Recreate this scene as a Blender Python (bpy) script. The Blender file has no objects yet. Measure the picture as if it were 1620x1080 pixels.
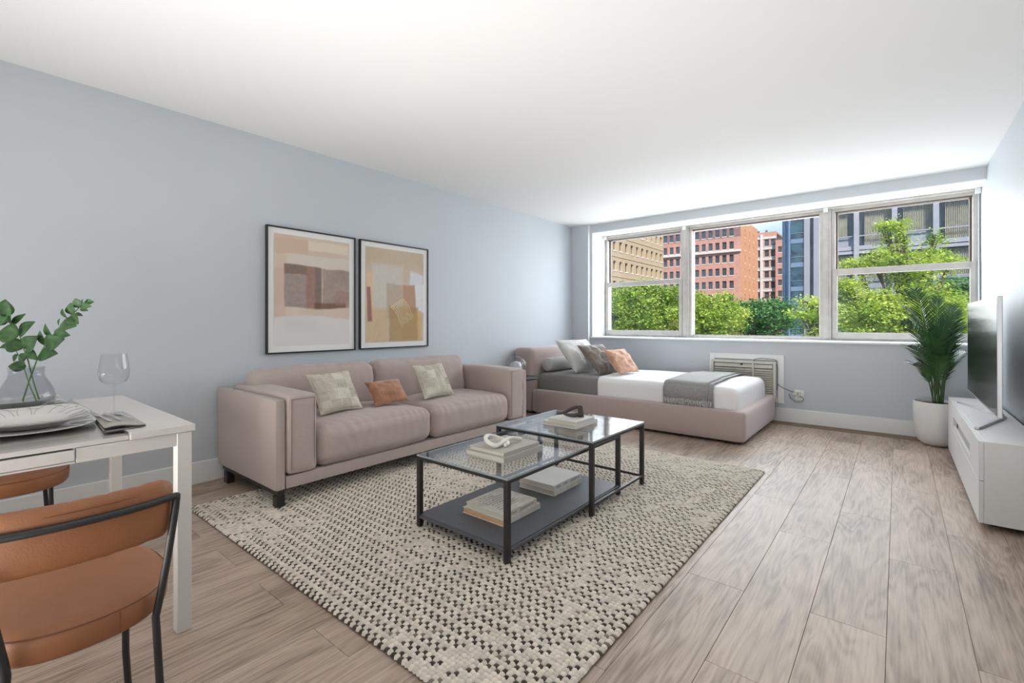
import bpy, bmesh, math, random
import numpy as np
from mathutils import Vector, Matrix, noise

random.seed(7)
C = bpy.context.scene.collection
S = bpy.context.scene

# ------------------------------------------------------------------ camera, world, lights
HC = 1.10                                   # eye height
cam_d = bpy.data.cameras.new('camera'); cam = bpy.data.objects.new('camera', cam_d); C.objects.link(cam)
cam_d.sensor_width = 36; cam_d.lens = 745 / 1620 * 36
cam_d.shift_y = (510.8 - 540) / 1620        # horizon sits above the middle of the frame
cam_d.clip_start = 0.03; cam_d.clip_end = 600
cam.location = (0, 0, HC)
cam.rotation_euler = (math.pi / 2, 0, math.atan2(610, 745))
S.camera = cam
S.view_settings.view_transform = 'Standard'; S.view_settings.look = 'None'
S.view_settings.gamma = 1; S.view_settings.use_curve_mapping = False
S.view_settings.exposure = 0.25

W = bpy.data.worlds.new('sky'); S.world = W; W.use_nodes = True
nt = W.node_tree; nt.nodes.clear()
o = nt.nodes.new('ShaderNodeOutputWorld'); bg = nt.nodes.new('ShaderNodeBackground')
tc = nt.nodes.new('ShaderNodeTexCoord'); sx = nt.nodes.new('ShaderNodeSeparateXYZ')
gr = nt.nodes.new('ShaderNodeValToRGB'); nz = nt.nodes.new('ShaderNodeTexNoise')
cr = nt.nodes.new('ShaderNodeValToRGB'); mx = nt.nodes.new('ShaderNodeMix'); mx.data_type = 'RGBA'
nt.links.new(tc.outputs['Generated'], sx.inputs[0]); nt.links.new(sx.outputs['Z'], gr.inputs[0])
gr.color_ramp.elements[0].position = 0.0; gr.color_ramp.elements[0].color = (.36, .56, .92, 1)
gr.color_ramp.elements[1].position = 0.5; gr.color_ramp.elements[1].color = (.20, .40, .85, 1)
mp = nt.nodes.new('ShaderNodeMapping'); mp.inputs['Scale'].default_value = (1, 1, 3)
nt.links.new(tc.outputs['Generated'], mp.inputs[0]); nt.links.new(mp.outputs[0], nz.inputs['Vector'])
nz.inputs['Scale'].default_value = 3.5; nz.inputs['Detail'].default_value = 6
nt.links.new(nz.outputs['Fac'], cr.inputs[0])
cr.color_ramp.elements[0].position = .45; cr.color_ramp.elements[1].position = .80
nt.links.new(cr.outputs[0], mx.inputs[0]); nt.links.new(gr.outputs[0], mx.inputs[6]); mx.inputs[7].default_value = (1, 1, 1, 1)
nt.links.new(mx.outputs[2], bg.inputs[0]); bg.inputs[1].default_value = 1.25
nt.links.new(bg.outputs[0], o.inputs[0])

def light(name, kind, loc, target, energy, color, size=1, sizey=None):
    d = bpy.data.lights.new(name, kind); d.energy = energy; d.color = color
    ob = bpy.data.objects.new(name, d); C.objects.link(ob); ob.location = loc
    ob.rotation_euler = (Vector(target) - Vector(loc)).to_track_quat('-Z', 'Y').to_euler()
    if kind == 'AREA':
        d.shape = 'RECTANGLE'; d.size = size; d.size_y = sizey or size
    if kind == 'SUN': d.angle = math.radians(1.5)
    return ob
light('sun', 'SUN', (10, -10, 20), (10 - 6.0, -10 + 6.6, 20 - 8), 5.6, (1, .95, .86))
# added fill lamps low behind the camera, no real fixtures, wash the ceiling softly
light('ceiling_fill', 'AREA', (-1.55, -1.5, .25), (-1.55, -1.49, 2.5), 64, (1, .985, .96), 4.0, 2.6)
far = light('far_ceiling_fill', 'AREA', (-1.5, -2.4, .35), (-1.3, 2.4, 2.5), 38, (1, .985, .96), 2.8, .6); far.data.spread = math.radians(60)
light('sky_fill', 'AREA', (-1.4, 9.6, 4.4), (-1.4, 3.0, .4), 150, (.95, .97, 1), 5.5, 3.4)   # added area lamp above the trees, in place of open sky
# window portals sample the sky; added area lamps there boost the far end
for a, b in ((-3.38, -2.25), (-2.14, -.67), (-.56, .59)):
    p = light('window_portal', 'AREA', ((a + b) / 2, 6.52, 1.65), ((a + b) / 2, 0, 1.65), 1, (1, 1, 1), b - a, 1.5); p.data.cycles.is_portal = True
    light('window_fill', 'AREA', ((a + b) / 2, 6.51, 1.65), ((a + b) / 2, 0, 1.45), 25 * (b - a), (.95, .965, 1), b - a, 1.4)

# ------------------------------------------------------------------ materials
def _mat(name):
    m = bpy.data.materials.new(name); m.use_nodes = True
    n = m.node_tree.nodes; b = n['Principled BSDF']
    return m, n, m.node_tree.links, b

def mat(name, col, rough=.5, metal=0, spec=.5, var=0, vs=6, bump=0, bs=60, sheen=0, stretch=(1, 1, 1), col2=None, coat=0, detail=4):
    m, n, l, b = _mat(name)
    b.inputs['Base Color'].default_value = (*col, 1); b.inputs['Roughness'].default_value = rough
    b.inputs['Metallic'].default_value = metal; b.inputs['Specular IOR Level'].default_value = spec
    b.inputs['Sheen Weight'].default_value = sheen; b.inputs['Coat Weight'].default_value = coat
    t = n.new('ShaderNodeTexCoord'); mp = n.new('ShaderNodeMapping'); mp.inputs['Scale'].default_value = stretch
    l.new(t.outputs['Object'], mp.inputs[0])
    if var or col2:
        z = n.new('ShaderNodeTexNoise'); z.inputs['Scale'].default_value = vs; z.inputs['Detail'].default_value = detail
        l.new(mp.outputs[0], z.inputs['Vector'])
        r = n.new('ShaderNodeValToRGB'); l.new(z.outputs['Fac'], r.inputs[0])
        c2 = col2 or tuple(min(1, c * (1 + var)) for c in col)
        c1 = col if col2 else tuple(c * (1 - var) for c in col)
        r.color_ramp.elements[0].position = .35; r.color_ramp.elements[1].position = .65
        r.color_ramp.elements[0].color = (*c1, 1); r.color_ramp.elements[1].color = (*c2, 1)
        l.new(r.outputs[0], b.inputs['Base Color'])
    if bump:
        z = n.new('ShaderNodeTexNoise'); z.inputs['Scale'].default_value = bs; z.inputs['Detail'].default_value = 3
        l.new(mp.outputs[0], z.inputs['Vector'])
        bp = n.new('ShaderNodeBump'); bp.inputs['Strength'].default_value = bump; bp.inputs['Distance'].default_value = .01
        l.new(z.outputs['Fac'], bp.inputs['Height']); l.new(bp.outputs[0], b.inputs['Normal'])
    return m

def glass(name, tint=(1, 1, 1), ior=1.45, rough=0.0):
    m, n, l, b = _mat(name); n.remove(b)
    tr = n.new('ShaderNodeBsdfTransparent'); tr.inputs[0].default_value = (*tint, 1)
    gl = n.new('ShaderNodeBsdfGlossy'); gl.inputs['Roughness'].default_value = rough
    # thin-sheet reflectance (Schlick) that is the same from both faces
    f0 = ((ior - 1) / (ior + 1)) ** 2
    lw = n.new('ShaderNodeLayerWeight'); lw.inputs[0].default_value = .5
    pw_ = n.new('ShaderNodeMath'); pw_.operation = 'POWER'; pw_.inputs[1].default_value = 5; l.new(lw.outputs['Facing'], pw_.inputs[0])
    f = n.new('ShaderNodeMath'); f.operation = 'MULTIPLY_ADD'; f.inputs[1].default_value = 1 - f0; f.inputs[2].default_value = f0; l.new(pw_.outputs[0], f.inputs[0])
    x = n.new('ShaderNodeMixShader'); l.new(f.outputs[0], x.inputs[0]); l.new(tr.outputs[0], x.inputs[1]); l.new(gl.outputs[0], x.inputs[2])
    l.new(x.outputs[0], n['Material Output'].inputs[0])
    return m

def fabric(name, col, var=.06, weave=420, bump=.35, rough=.9, sheen=.25):
    m, n, l, b = _mat(name)
    t = n.new('ShaderNodeTexCoord')
    z = n.new('ShaderNodeTexNoise'); z.inputs['Scale'].default_value = 160; z.inputs['Detail'].default_value = 5
    l.new(t.outputs['Object'], z.inputs['Vector'])
    r = n.new('ShaderNodeValToRGB'); l.new(z.outputs['Fac'], r.inputs[0])
    r.color_ramp.elements[0].position = .3; r.color_ramp.elements[1].position = .7
    r.color_ramp.elements[0].color = (*[c * (1 - var) for c in col], 1); r.color_ramp.elements[1].color = (*[min(1, c * (1 + var)) for c in col], 1)
    l.new(r.outputs[0], b.inputs['Base Color'])
    v = n.new('ShaderNodeTexVoronoi'); v.inputs['Scale'].default_value = weave; l.new(t.outputs['Object'], v.inputs['Vector'])
    bp = n.new('ShaderNodeBump'); bp.inputs['Strength'].default_value = bump; bp.inputs['Distance'].default_value = .002
    l.new(v.outputs['Distance'], bp.inputs['Height']); l.new(bp.outputs[0], b.inputs['Normal'])
    b.inputs['Roughness'].default_value = rough; b.inputs['Sheen Weight'].default_value = sheen; b.inputs['Specular IOR Level'].default_value = .15
    return m

def plank_mat():
    m, n, l, b = _mat('oak_plank')
    t = n.new('ShaderNodeTexCoord'); oi = n.new('ShaderNodeObjectInfo')
    mul = n.new('ShaderNodeMath'); mul.operation = 'MULTIPLY'; mul.inputs[1].default_value = 57.0; l.new(oi.outputs['Random'], mul.inputs[0])
    cb = n.new('ShaderNodeCombineXYZ'); l.new(mul.outputs[0], cb.inputs[0]); l.new(mul.outputs[0], cb.inputs[1])
    ad = n.new('ShaderNodeVectorMath'); ad.operation = 'ADD'; l.new(t.outputs['Object'], ad.inputs[0]); l.new(cb.outputs[0], ad.inputs[1])
    mp = n.new('ShaderNodeMapping'); mp.inputs['Scale'].default_value = (9, 1.1, 1); l.new(ad.outputs[0], mp.inputs[0])
    # cathedral grain: contour lines of a stretched noise
    z = n.new('ShaderNodeTexNoise'); z.inputs['Scale'].default_value = .9; z.inputs['Detail'].default_value = 2; z.inputs['Distortion'].default_value = .6
    l.new(mp.outputs[0], z.inputs['Vector'])
    k = n.new('ShaderNodeMath'); k.operation = 'MULTIPLY'; k.inputs[1].default_value = 60; l.new(z.outputs['Fac'], k.inputs[0])
    sn = n.new('ShaderNodeMath'); sn.operation = 'SINE'; l.new(k.outputs[0], sn.inputs[0])
    # fine fibres
    mp2 = n.new('ShaderNodeMapping'); mp2.inputs['Scale'].default_value = (70, 3.5, 1); l.new(ad.outputs[0], mp2.inputs[0])
    z2 = n.new('ShaderNodeTexNoise'); z2.inputs['Scale'].default_value = 1.6; z2.inputs['Detail'].default_value = 5; l.new(mp2.outputs[0], z2.inputs['Vector'])
    # broad patches
    mp3 = n.new('ShaderNodeMapping'); mp3.inputs['Scale'].default_value = (5, 1.2, 1); l.new(ad.outputs[0], mp3.inputs[0])
    z3 = n.new('ShaderNodeTexNoise'); z3.inputs['Scale'].default_value = 1.3; z3.inputs['Detail'].default_value = 5; l.new(mp3.outputs[0], z3.inputs['Vector'])
    def ma(op, a, bb):
        q = n.new('ShaderNodeMath'); q.operation = op
        for i, s in enumerate((a, bb)):
            if isinstance(s, float): q.inputs[i].default_value = s
            else: l.new(s, q.inputs[i])
        return q.outputs[0]
    s = ma('ADD', ma('MULTIPLY', sn.outputs[0], .040), ma('MULTIPLY', z2.outputs['Fac'], .36))
    s = ma('ADD', s, ma('MULTIPLY', z3.outputs['Fac'], .36)); s = ma('ADD', s, ma('MULTIPLY', oi.outputs['Random'], .07))
    r = n.new('ShaderNodeValToRGB'); l.new(s, r.inputs[0])
    e = r.color_ramp.elements
    e[0].position = .24; e[0].color = (.17, .118, .08, 1); e[1].position = .54; e[1].color = (.55, .435, .35, 1)
    q = e.new(.38); q.color = (.385, .29, .222, 1)
    l.new(r.outputs[0], b.inputs['Base Color'])
    b.inputs['Roughness'].default_value = .5; b.inputs['Specular IOR Level'].default_value = .5
    b.inputs['Coat Weight'].default_value = .3; b.inputs['Coat Roughness'].default_value = .5; b.inputs['Coat IOR'].default_value = 1.5
    bp = n.new('ShaderNodeBump'); bp.inputs['Strength'].default_value = .12; bp.inputs['Distance'].default_value = .002
    l.new(s, bp.inputs['Height']); l.new(bp.outputs[0], b.inputs['Normal'])
    return m

def attr_mat(name, rough=.8, bump=0, sheen=0):
    m, n, l, b = _mat(name); a = n.new('ShaderNodeAttribute'); a.attribute_name = 'Col'
    l.new(a.outputs['Color'], b.inputs['Base Color']); b.inputs['Roughness'].default_value = rough; b.inputs['Specular IOR Level'].default_value = .2
    b.inputs['Sheen Weight'].default_value = sheen
    return m

M = {}
M['wall'] = mat('blue_wall_paint', (.555, .592, .628), .55, spec=.35, var=.012, vs=2, bump=.05, bs=120)
M['ceiling'] = mat('white_ceiling_paint', (.80, .80, .795), .8, spec=.2, bump=.04, bs=90)
M['trim'] = mat('white_gloss_trim', (.80, .81, .80), .35, var=.01)
M['jamb'] = mat('white_jamb_paint', (.84, .86, .88), .5)
M['plank'] = plank_mat()
M['subfloor'] = mat('dark_subfloor', (.09, .065, .048), .9)
M['strip'] = mat('brown_threshold', (.20, .13, .075), .6, var=.35, vs=14, stretch=(1, 6, 1))
M['alu'] = mat('aged_aluminium', (.50, .478, .445), .5, metal=.1, var=.07, vs=12, bump=.04, bs=40)
M['alu_dark'] = mat('dark_aluminium_edge', (.12, .095, .08), .5, metal=.3)
M['pane'] = glass('window_glass', (.97, .985, .98), 1.35)
M['white_plastic'] = mat('white_plastic', (.80, .81, .80), .4)
M['cream_plastic'] = mat('cream_plastic', (.62, .60, .53), .5, var=.04, vs=20)
M['dark'] = mat('dark_void', (.02, .02, .022), .7)
M['cable'] = mat('grey_cable', (.16, .17, .18), .5)
M['sofa'] = fabric('dusty_pink_linen', (.46, .375, .345))
M['bed'] = fabric('pink_beige_velvet', (.46, .365, .34), var=.03, weave=700, bump=.15, sheen=.5)
M['seam'] = mat('dark_seam_thread', (.20, .15, .14), .9)  # darker thread along the cushion seams
M['black_metal'] = mat('blackened_steel', (.045, .043, .042), .38, metal=.6, var=.1, vs=20)
M['shelf'] = mat('charcoal_shelf', (.085, .088, .10), .42, var=.06, vs=18)
M['table_glass'] = glass('table_glass', (.975, .985, .985), 1.62)
M['glass_edge'] = mat('glass_edge', (.28, .33, .34), .15, spec=.9)
M['desk'] = mat('white_lacquer', (.65, .62, .59), .4, var=.01, vs=40)
M['desk_glass'] = glass('desk_glass', (.99, .99, .99), 1.25, .03)
M['leather'] = mat('tan_leather', (.275, .108, .044), .48, spec=.45, var=.05, vs=9, bump=.12, bs=260)
M['chair_metal'] = mat('charcoal_steel_tube', (.03, .031, .031), .42, metal=.3)
M['stitch'] = mat('dark_stitch', (.16, .05, .018), .7)
M['porcelain'] = mat('porcelain', (.74, .72, .68), .18, spec=.6)
M['crackle'] = mat('grey_glaze_line', (.24, .23, .21), .4)
M['vase'] = glass('smoky_glass', (.895, .90, .91), 1.4)
M['clear'] = glass('clear_crystal', (.97, .97, .97), 1.42)
M['stem'] = mat('green_stem', (.13, .27, .07), .5)
M['leaf'] = mat('eucalyptus_leaf', (.060, .135, .045), .5, spec=.3, var=.35, vs=30)
M['napkin'] = fabric('taupe_linen_napkin', (.40, .37, .33))
M['napkin_dark'] = mat('dark_napkin_hem', (.035, .03, .028), .8)
M['steel'] = mat('polished_steel', (.72, .72, .74), .18, metal=.9)
M['silver'] = mat('brushed_silver', (.58, .58, .59), .32, metal=.85)
M['cream'] = fabric('woven_cream', (.66, .61, .52), var=.12, weave=300, bump=.6)
M['suede'] = mat('rust_suede', (.36, .165, .085), .85, var=.22, vs=16, bump=.3, bs=60, sheen=.5)
M['suede_light'] = mat('peach_suede', (.56, .31, .20), .85, var=.2, vs=14, bump=.3, bs=60, sheen=.5)
M['lt_grey'] = fabric('pale_grey_cotton', (.66, .655, .63))
M['bolster'] = fabric('grey_bolster_cotton', (.50, .50, .475))
M['taupe'] = mat('taupe_velvet', (.175, .145, .12), .8, var=.15, vs=10, bump=.2, bs=50, sheen=.6)
M['sheet'] = fabric('grey_sheet', (.235, .228, .215))
M['white_sheet'] = fabric('white_cotton', (.83, .82, .82), var=.02, weave=600, bump=.2)
M['throw'] = mat('grey_wool_throw', (.33, .325, .31), .9, var=.12, vs=60, bump=.4, bs=300, sheen=.3, stretch=(1, 6, 1))
M['fringe'] = mat('pale_wool_fringe', (.52, .52, .50), .9, var=.2, vs=60)
M['lamp'] = mat('ribbed_smoked_glass', (.58, .57, .57), .12, spec=.8, var=.25, vs=12, stretch=(1, 1, .3))
M['lamp_glass'] = glass('lamp_glass', (.90, .91, .93), 1.7, .12)
M['white_matte'] = mat('white_matte_lacquer', (.70, .685, .665), .45, var=.01, vs=50)
M['inner_grey'] = mat('grey_recess', (.40, .395, .38), .6)
M['pot'] = mat('white_ceramic_pot', (.74, .72, .70), .42, var=.015, vs=20)
M['soil'] = mat('bark_mulch', (.12, .06, .035), .95, var=.5, vs=60, bump=.8, bs=70)
M['palm'] = mat('palm_leaf', (.018, .062, .022), .42, col2=(.045, .13, .03), vs=7)
M['palm_stem'] = mat('palm_stem', (.05, .10, .03), .5)
M['screen'] = mat('glossy_black_screen', (.006, .007, .007), .16, spec=.4)
M['mat_board'] = mat('white_mat_board', (.80, .79, .77), .8)
M['black_frame'] = mat('thin_black_frame', (.012, .012, .012), .35)
M['paper_edge'] = mat('book_page_edges', (.58, .54, .47), .85, var=.12, vs=8, stretch=(1, 1, 60))
M['book_white'] = mat('white_book_cloth', (.66, .64, .61), .6, var=.02)
M['book_grey'] = mat('grey_book_cloth', (.44, .41, .37), .65, var=.04)
M['book_cream'] = mat('worn_cream_cover', (.62, .57, .50), .55, var=.16, vs=18, detail=8)
M['orange_edge'] = mat('orange_page_edges', (.62, .27, .06), .7, col2=(.55, .46, .34), vs=5, stretch=(1, 1, 50))
M['ink'] = mat('grey_ink', (.22, .21, .20), .8)
M['knot_white'] = mat('cream_ceramic', (.74, .71, .64), .5)
M['knot_dark'] = mat('dark_brown_wood', (.055, .038, .034), .5, var=.2, vs=14)
M['rug_base'] = mat('rug_dark_weft', (.05, .042, .036), .95, var=.3, vs=60)
M['rug'] = attr_mat('cream_wool_loops', .95, sheen=.2)
M['print'] = attr_mat('art_print', .75)

# ------------------------------------------------------------------ mesh helpers
class MB:
    def __init__(s): s.v = []; s.f = []; s.mi = []; s.cur = 0
    def add(s, vs, fs):
        b = len(s.v); s.v += [tuple(p) for p in vs]; s.f += [tuple(i + b for i in f) for f in fs]; s.mi += [s.cur] * len(fs); return s
    def box(s, lo, hi, M4=None):
        x0, y0, z0 = lo; x1, y1, z1 = hi
        vs = [(x0, y0, z0), (x1, y0, z0), (x1, y1, z0), (x0, y1, z0), (x0, y0, z1), (x1, y0, z1), (x1, y1, z1), (x0, y1, z1)]
        if M4: vs = [M4 @ Vector(p) for p in vs]
        return s.add(vs, [(0, 3, 2, 1), (4, 5, 6, 7), (0, 1, 5, 4), (1, 2, 6, 5), (2, 3, 7, 6), (3, 0, 4, 7)])
    def tube(s, path, r, n=10, caps=True, closed=False):
        P = [Vector(p) for p in path]; L = len(P); rs = r if isinstance(r, (list, tuple)) else [r] * L
        vs = []; up = None
        for i in range(L):
            a = P[(i - 1) % L] if (i > 0 or closed) else P[0]; b = P[(i + 1) % L] if (i < L - 1 or closed) else P[-1]
            t = (b - a).normalized()
            if up is None: up = t.orthogonal().normalized()
            up = (up - t * up.dot(t)); up = up.normalized() if up.length > 1e-6 else t.orthogonal().normalized()
            w = t.cross(up)
            for k in range(n):
                an = 2 * math.pi * k / n; vs.append(P[i] + (up * math.cos(an) + w * math.sin(an)) * rs[i])
        fs = []
        for i in range(L if closed else L - 1):
            j = (i + 1) % L
            for k in range(n):
                k2 = (k + 1) % n; fs.append((i * n + k, i * n + k2, j * n + k2, j * n + k))
        if caps and not closed: fs.append(tuple(range(n))[::-1]); fs.append(tuple((L - 1) * n + k for k in range(n)))
        return s.add(vs, fs)
    def lathe(s, prof, c=(0, 0, 0), n=32, sx=1, sy=1):
        vs = []; L = len(prof)
        for r, z in prof:
            for k in range(n):
                a = 2 * math.pi * k / n; vs.append((c[0] + r * sx * math.cos(a), c[1] + r * sy * math.sin(a), c[2] + z))
        fs = [(i * n + k, i * n + (k + 1) % n, (i + 1) * n + (k + 1) % n, (i + 1) * n + k) for i in range(L - 1) for k in range(n)]
        return s.add(vs, fs)
    def grid(s, fn, nu, nv, closed_u=False):
        vs = [fn(i / nu, j / nv) for j in range(nv + 1) for i in range(nu + 1)]
        w = nu + 1
        return s.add(vs, [(j * w + i, j * w + i + 1, (j + 1) * w + i + 1, (j + 1) * w + i) for j in range(nv) for i in range(nu)])
    def prism(s, pts, d):          # closed outline + extrusion vector
        n = len(pts); d = Vector(d); vs = [Vector(p) for p in pts] + [Vector(p) + d for p in pts]
        fs = [tuple(range(n))[::-1], tuple(range(n, 2 * n))] + [(i, (i + 1) % n, n + (i + 1) % n, n + i) for i in range(n)]
        return s.add(vs, fs)
    def soft(s, lo, hi, r, n=14, puff=(0, 0, 0), wr=0, seed=0, ws=5.0, fold=0, nmax=26):
        # rounded, slightly stuffed block with fabric waves
        c = [(a + b) / 2 for a, b in zip(lo, hi)]; h = [(b - a) / 2 for a, b in zip(lo, hi)]
        vs = {}; out = []; fs = []
        ns = [max(3, min(nmax, int(n * q / max(h)) + 3)) for q in h]
        def vid(i, j, k):
            key = (i, j, k)
            if key in vs: return vs[key]
            u = [2 * i / ns[0] - 1, 2 * j / ns[1] - 1, 2 * k / ns[2] - 1]
            # denser near the edges
            q = [math.copysign(abs(x) ** .8, x) for x in u]
            p = [q[a] * h[a] for a in range(3)]
            inner = [max(-(h[a] - min(r, h[a])), min(h[a] - min(r, h[a]), p[a])) for a in range(3)]
            d = Vector([p[a] - inner[a] for a in range(3)])
            if d.length > 1e-9:
                m = max(abs(d[a]) / min(r, h[a]) for a in range(3)); d = d.normalized() * (m * r)
                d = Vector([max(-min(r, h[a]), min(min(r, h[a]), d[a])) for a in range(3)])
            p = Vector(inner) + d
            for a in range(3):
                if puff[a]:
                    b_, c_ = [x for x in range(3) if x != a]
                    p[a] += math.copysign(1, q[a]) * abs(q[a]) ** 3 * puff[a] * (1 - q[b_] ** 2) * (1 - q[c_] ** 2)
            if wr:
                nn = noise.noise(Vector((p.x * ws + seed * 7.3, p.y * ws * 1.6, p.z * ws + seed)))
                n2 = noise.noise(Vector((p.x * ws * 3.2, p.y * ws * 4 + seed * 3, p.z * ws * 3)))
                g = p.normalized(); p += g * wr * (nn + .5 * n2)
            if fold:
                e = math.sin(p.y * 80 + 14 * noise.noise(Vector((p.x * 4, p.y * 3, seed)))) * max(0, q[2]) * (abs(q[0]) ** 2)
                p.z += fold * e * .5; p.x += fold * e * .8
            out.append(p + Vector(c)); vs[key] = len(out) - 1
            return vs[key]
        for a in range(3):
            b_, c_ = [(1, 2), (2, 0), (0, 1)][a]
            for side in (0, ns[a]):
                for i in range(ns[b_]):
                    for j in range(ns[c_]):
                        def K(x, y):
                            t = [0, 0, 0]; t[a] = side; t[b_] = x; t[c_] = y; return vid(*t)
                        f = (K(i, j), K(i + 1, j), K(i + 1, j + 1), K(i, j + 1))
                        fs.append(f if side else f[::-1])
        return s.add(out, fs)
    def pillow(s, P0, U, V, t, n=22, pinch=.07, seed=0, wr=.01):
        P0 = Vector(P0); U = Vector(U); V = Vector(V); w = U.cross(V).normalized()
        for sg in (1, -1):
            def fn(a, b):
                x = 2 * a - 1; y = 2 * b - 1
                px = x * (1 - pinch * (1 - y * y) * abs(x)); py = y * (1 - pinch * (1 - x * x) * abs(y))
                th = max(0, (1 - x * x) * (1 - y * y)) ** .42
                q = P0 + U * (px + 1) / 2 + V * (py + 1) / 2
                nz_ = noise.noise(Vector((x * 2.2 + seed, y * 2.2, sg * 3))) + .5 * noise.noise(Vector((x * 5 + seed, y * 5, sg)))
                return q + w * sg * (t / 2 * th + wr * nz_ * th)
            if sg == 1: s.grid(fn, n, n)
            else: s.grid(lambda a, b: fn(1 - a, b), n, n)
        return s
    def build(s, name, mats, parent=None, smooth=False, bevel=0, seg=2, sub=0, angle=40, merge=False, **props):
        me = bpy.data.meshes.new(name)
        off = Vector(parent_loc(parent)) if parent else Vector((0, 0, 0))
        own = props.pop('origin', None)
        if own is not None: off = Vector(own)
        me.from_pydata([(p[0] - off.x, p[1] - off.y, p[2] - off.z) for p in s.v], [], s.f)
        ms = mats if isinstance(mats, (list, tuple)) else [mats]
        for m in ms: me.materials.append(m)
        if len(ms) > 1: me.polygons.foreach_set('material_index', s.mi)
        if merge:
            bm = bmesh.new(); bm.from_mesh(me); bmesh.ops.remove_doubles(bm, verts=bm.verts, dist=1e-5); bmesh.ops.recalc_face_normals(bm, faces=bm.faces); bm.to_mesh(me); bm.free()
        if smooth:
            me.polygons.foreach_set('use_smooth', [True] * len(me.polygons)); me.set_sharp_from_angle(angle=math.radians(angle))
        me.update()
        ob = bpy.data.objects.new(name, me); C.objects.link(ob)
        if own is not None and not parent: ob.location = own
        if parent:
            ob.parent = parent
            if own is not None: ob.location = Vector(own) - Vector(parent_loc(parent))
        if bevel:
            b = ob.modifiers.new('bevel', 'BEVEL'); b.width = bevel; b.segments = seg; b.limit_method = 'ANGLE'; b.angle_limit = math.radians(35)
        if sub:
            b = ob.modifiers.new('sub', 'SUBSURF'); b.levels = sub; b.render_levels = sub
        for k, v in props.items(): ob[k] = v
        return ob

WL = {}
def parent_loc(p):
    l = Vector((0, 0, 0))
    while p: l += p.location; p = p.parent
    return l

def thing(name, label, cat, loc=(0, 0, 0), group=None):
    o = bpy.data.objects.new(name, None); o.empty_display_size = .1; C.objects.link(o); o.location = loc
    o['label'] = label; o['category'] = cat
    if group: o['group'] = group
    return o
def tag(o, label, cat, group=None):
    o['label'] = label; o['category'] = cat
    if group: o['group'] = group
    return o
def bx(lo, hi): return MB().box(lo, hi)
def struct(name, mb, m, parent=None, **k):
    o = mb.build(name, m, parent, **k)
    if not parent: o['kind'] = 'structure'
    return o
def copy_tree(o, parent=None):
    c = o.copy(); C.objects.link(c); c.parent = parent
    for ch in o.children: copy_tree(ch, c)
    return c

# ------------------------------------------------------------------ room shell
XL, XR, YF, YB, H = -3.72, .62, 6.0, -3.0, 2.51
YW = 6.40                                   # plane of the window frames
ZS, ZT = .905, 2.392                        # sill and head of the recess
XJ = -3.405                                 # left jamb of the recess
XR_OUT = XR + .2

fl = struct('floor', bx((XL - .1, YB - .1, -.12), (XR + .1, YF + .05, -.010)), M['subfloor'])
pw, pl = .2285, 1.24
pm = MB().box((-pw / 2, -pl / 2, -.0105), (pw / 2, pl / 2, 0))
proto = None
for r in range(-18, 3):
    x0 = -.030 + r * pw; x1 = x0 + pw; xa, xb = max(x0, XL), min(x1, XR)
    if xb - xa < .01: continue
    ph = (.86, .35, .86, .34, .86, .10)[(r + 36 + 3) % 6] if r not in (-3, -2, -1, 0, 1) else {-3: .86, -2: .35, -1: .865, 0: .34, 1: .855}[r]
    y = ph - pl * 4
    while y < YF:
        ya, yb = max(y, YB), min(y + pl, YF)
        if yb - ya > .02:
            if proto is None:
                p = bpy.data.meshes.new('plank'); bm = bmesh.new(); bmesh.ops.create_cube(bm, size=1)
                bmesh.ops.bevel(bm, geom=[e for e in bm.edges if e.verts[0].co.z > 0 and e.verts[1].co.z > 0], offset=.004, segments=1, affect='EDGES')
                for v in bm.verts: v.co.x *= 1; v.co.z -= .5
                bm.to_mesh(p); bm.free(); p.materials.append(M['plank']); proto = p
            # unit block scaled to the plank; texture follows real size through the baked mesh
            me = proto.copy(); sx_, sy_ = xb - xa - .0010, yb - ya - .0010
            for v in me.vertices:
                v.co.x = (abs(v.co.x) * sx_ if abs(v.co.x) > .4999 else sx_ / 2 - .0010) * (1 if v.co.x > 0 else -1)
                v.co.y = (abs(v.co.y) * sy_ if abs(v.co.y) > .4999 else sy_ / 2 - .0010) * (1 if v.co.y > 0 else -1)
                v.co.z = -.0105 if v.co.z < -.5 else (0 if v.co.z > -.002 else -.0009)
            po = bpy.data.objects.new('plank', me); C.objects.link(po); po.parent = fl; po.location = ((xa + xb) / 2, (ya + yb) / 2, 0)
        y += pl

struct('ceiling', bx((XL - .1, YB - .1, H), (XR + .1, YW + .3, H + .12)), M['ceiling'])
struct('wall_left', bx((XL - .12, YB - .1, -.1), (XL, YW + .2, H)), M['wall'])
struct('wall_right', bx((XR, YB - .1, -.1), (XR + .12, YW + .2, H)), M['wall'])
struct('wall_back', bx((XL, YB - .12, -.1), (XR, YB, H)), M['wall'])
w = MB(); w.box((XL, YF, -.1), (XR, YW + .2, ZS - .02)); w.box((XL, YF, ZT + .012), (XR, YW + .2, H)); w.box((XL, YF, ZS - .02), (XJ - .012, YW + .2, ZT + .012))
struct('wall_far', w, M['wall'])
struct('trim_1', bx((XL, YF - .062, 0), (-3.445, YF, H)), M['wall'])                      # shallow pilaster in the corner
struct('trim_2', bx((-3.4449, YF - .064, 0), (-3.443, YF, H)), M['jamb'])
struct('trim_3', bx((XJ - .012, YF - .004, ZS), (XJ, YW, ZT)), M['jamb'])                       # side jamb
struct('trim_4', bx((XJ - .012, YF - .004, ZT), (XR - .001, YW, ZT + .012)), M['jamb'])               # head
struct('trim_5', bx((XJ - .03, YF - .022, ZS - .022), (XR - .001, YW + .02, ZS)), M['jamb'], bevel=.006)   # window stool
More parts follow.
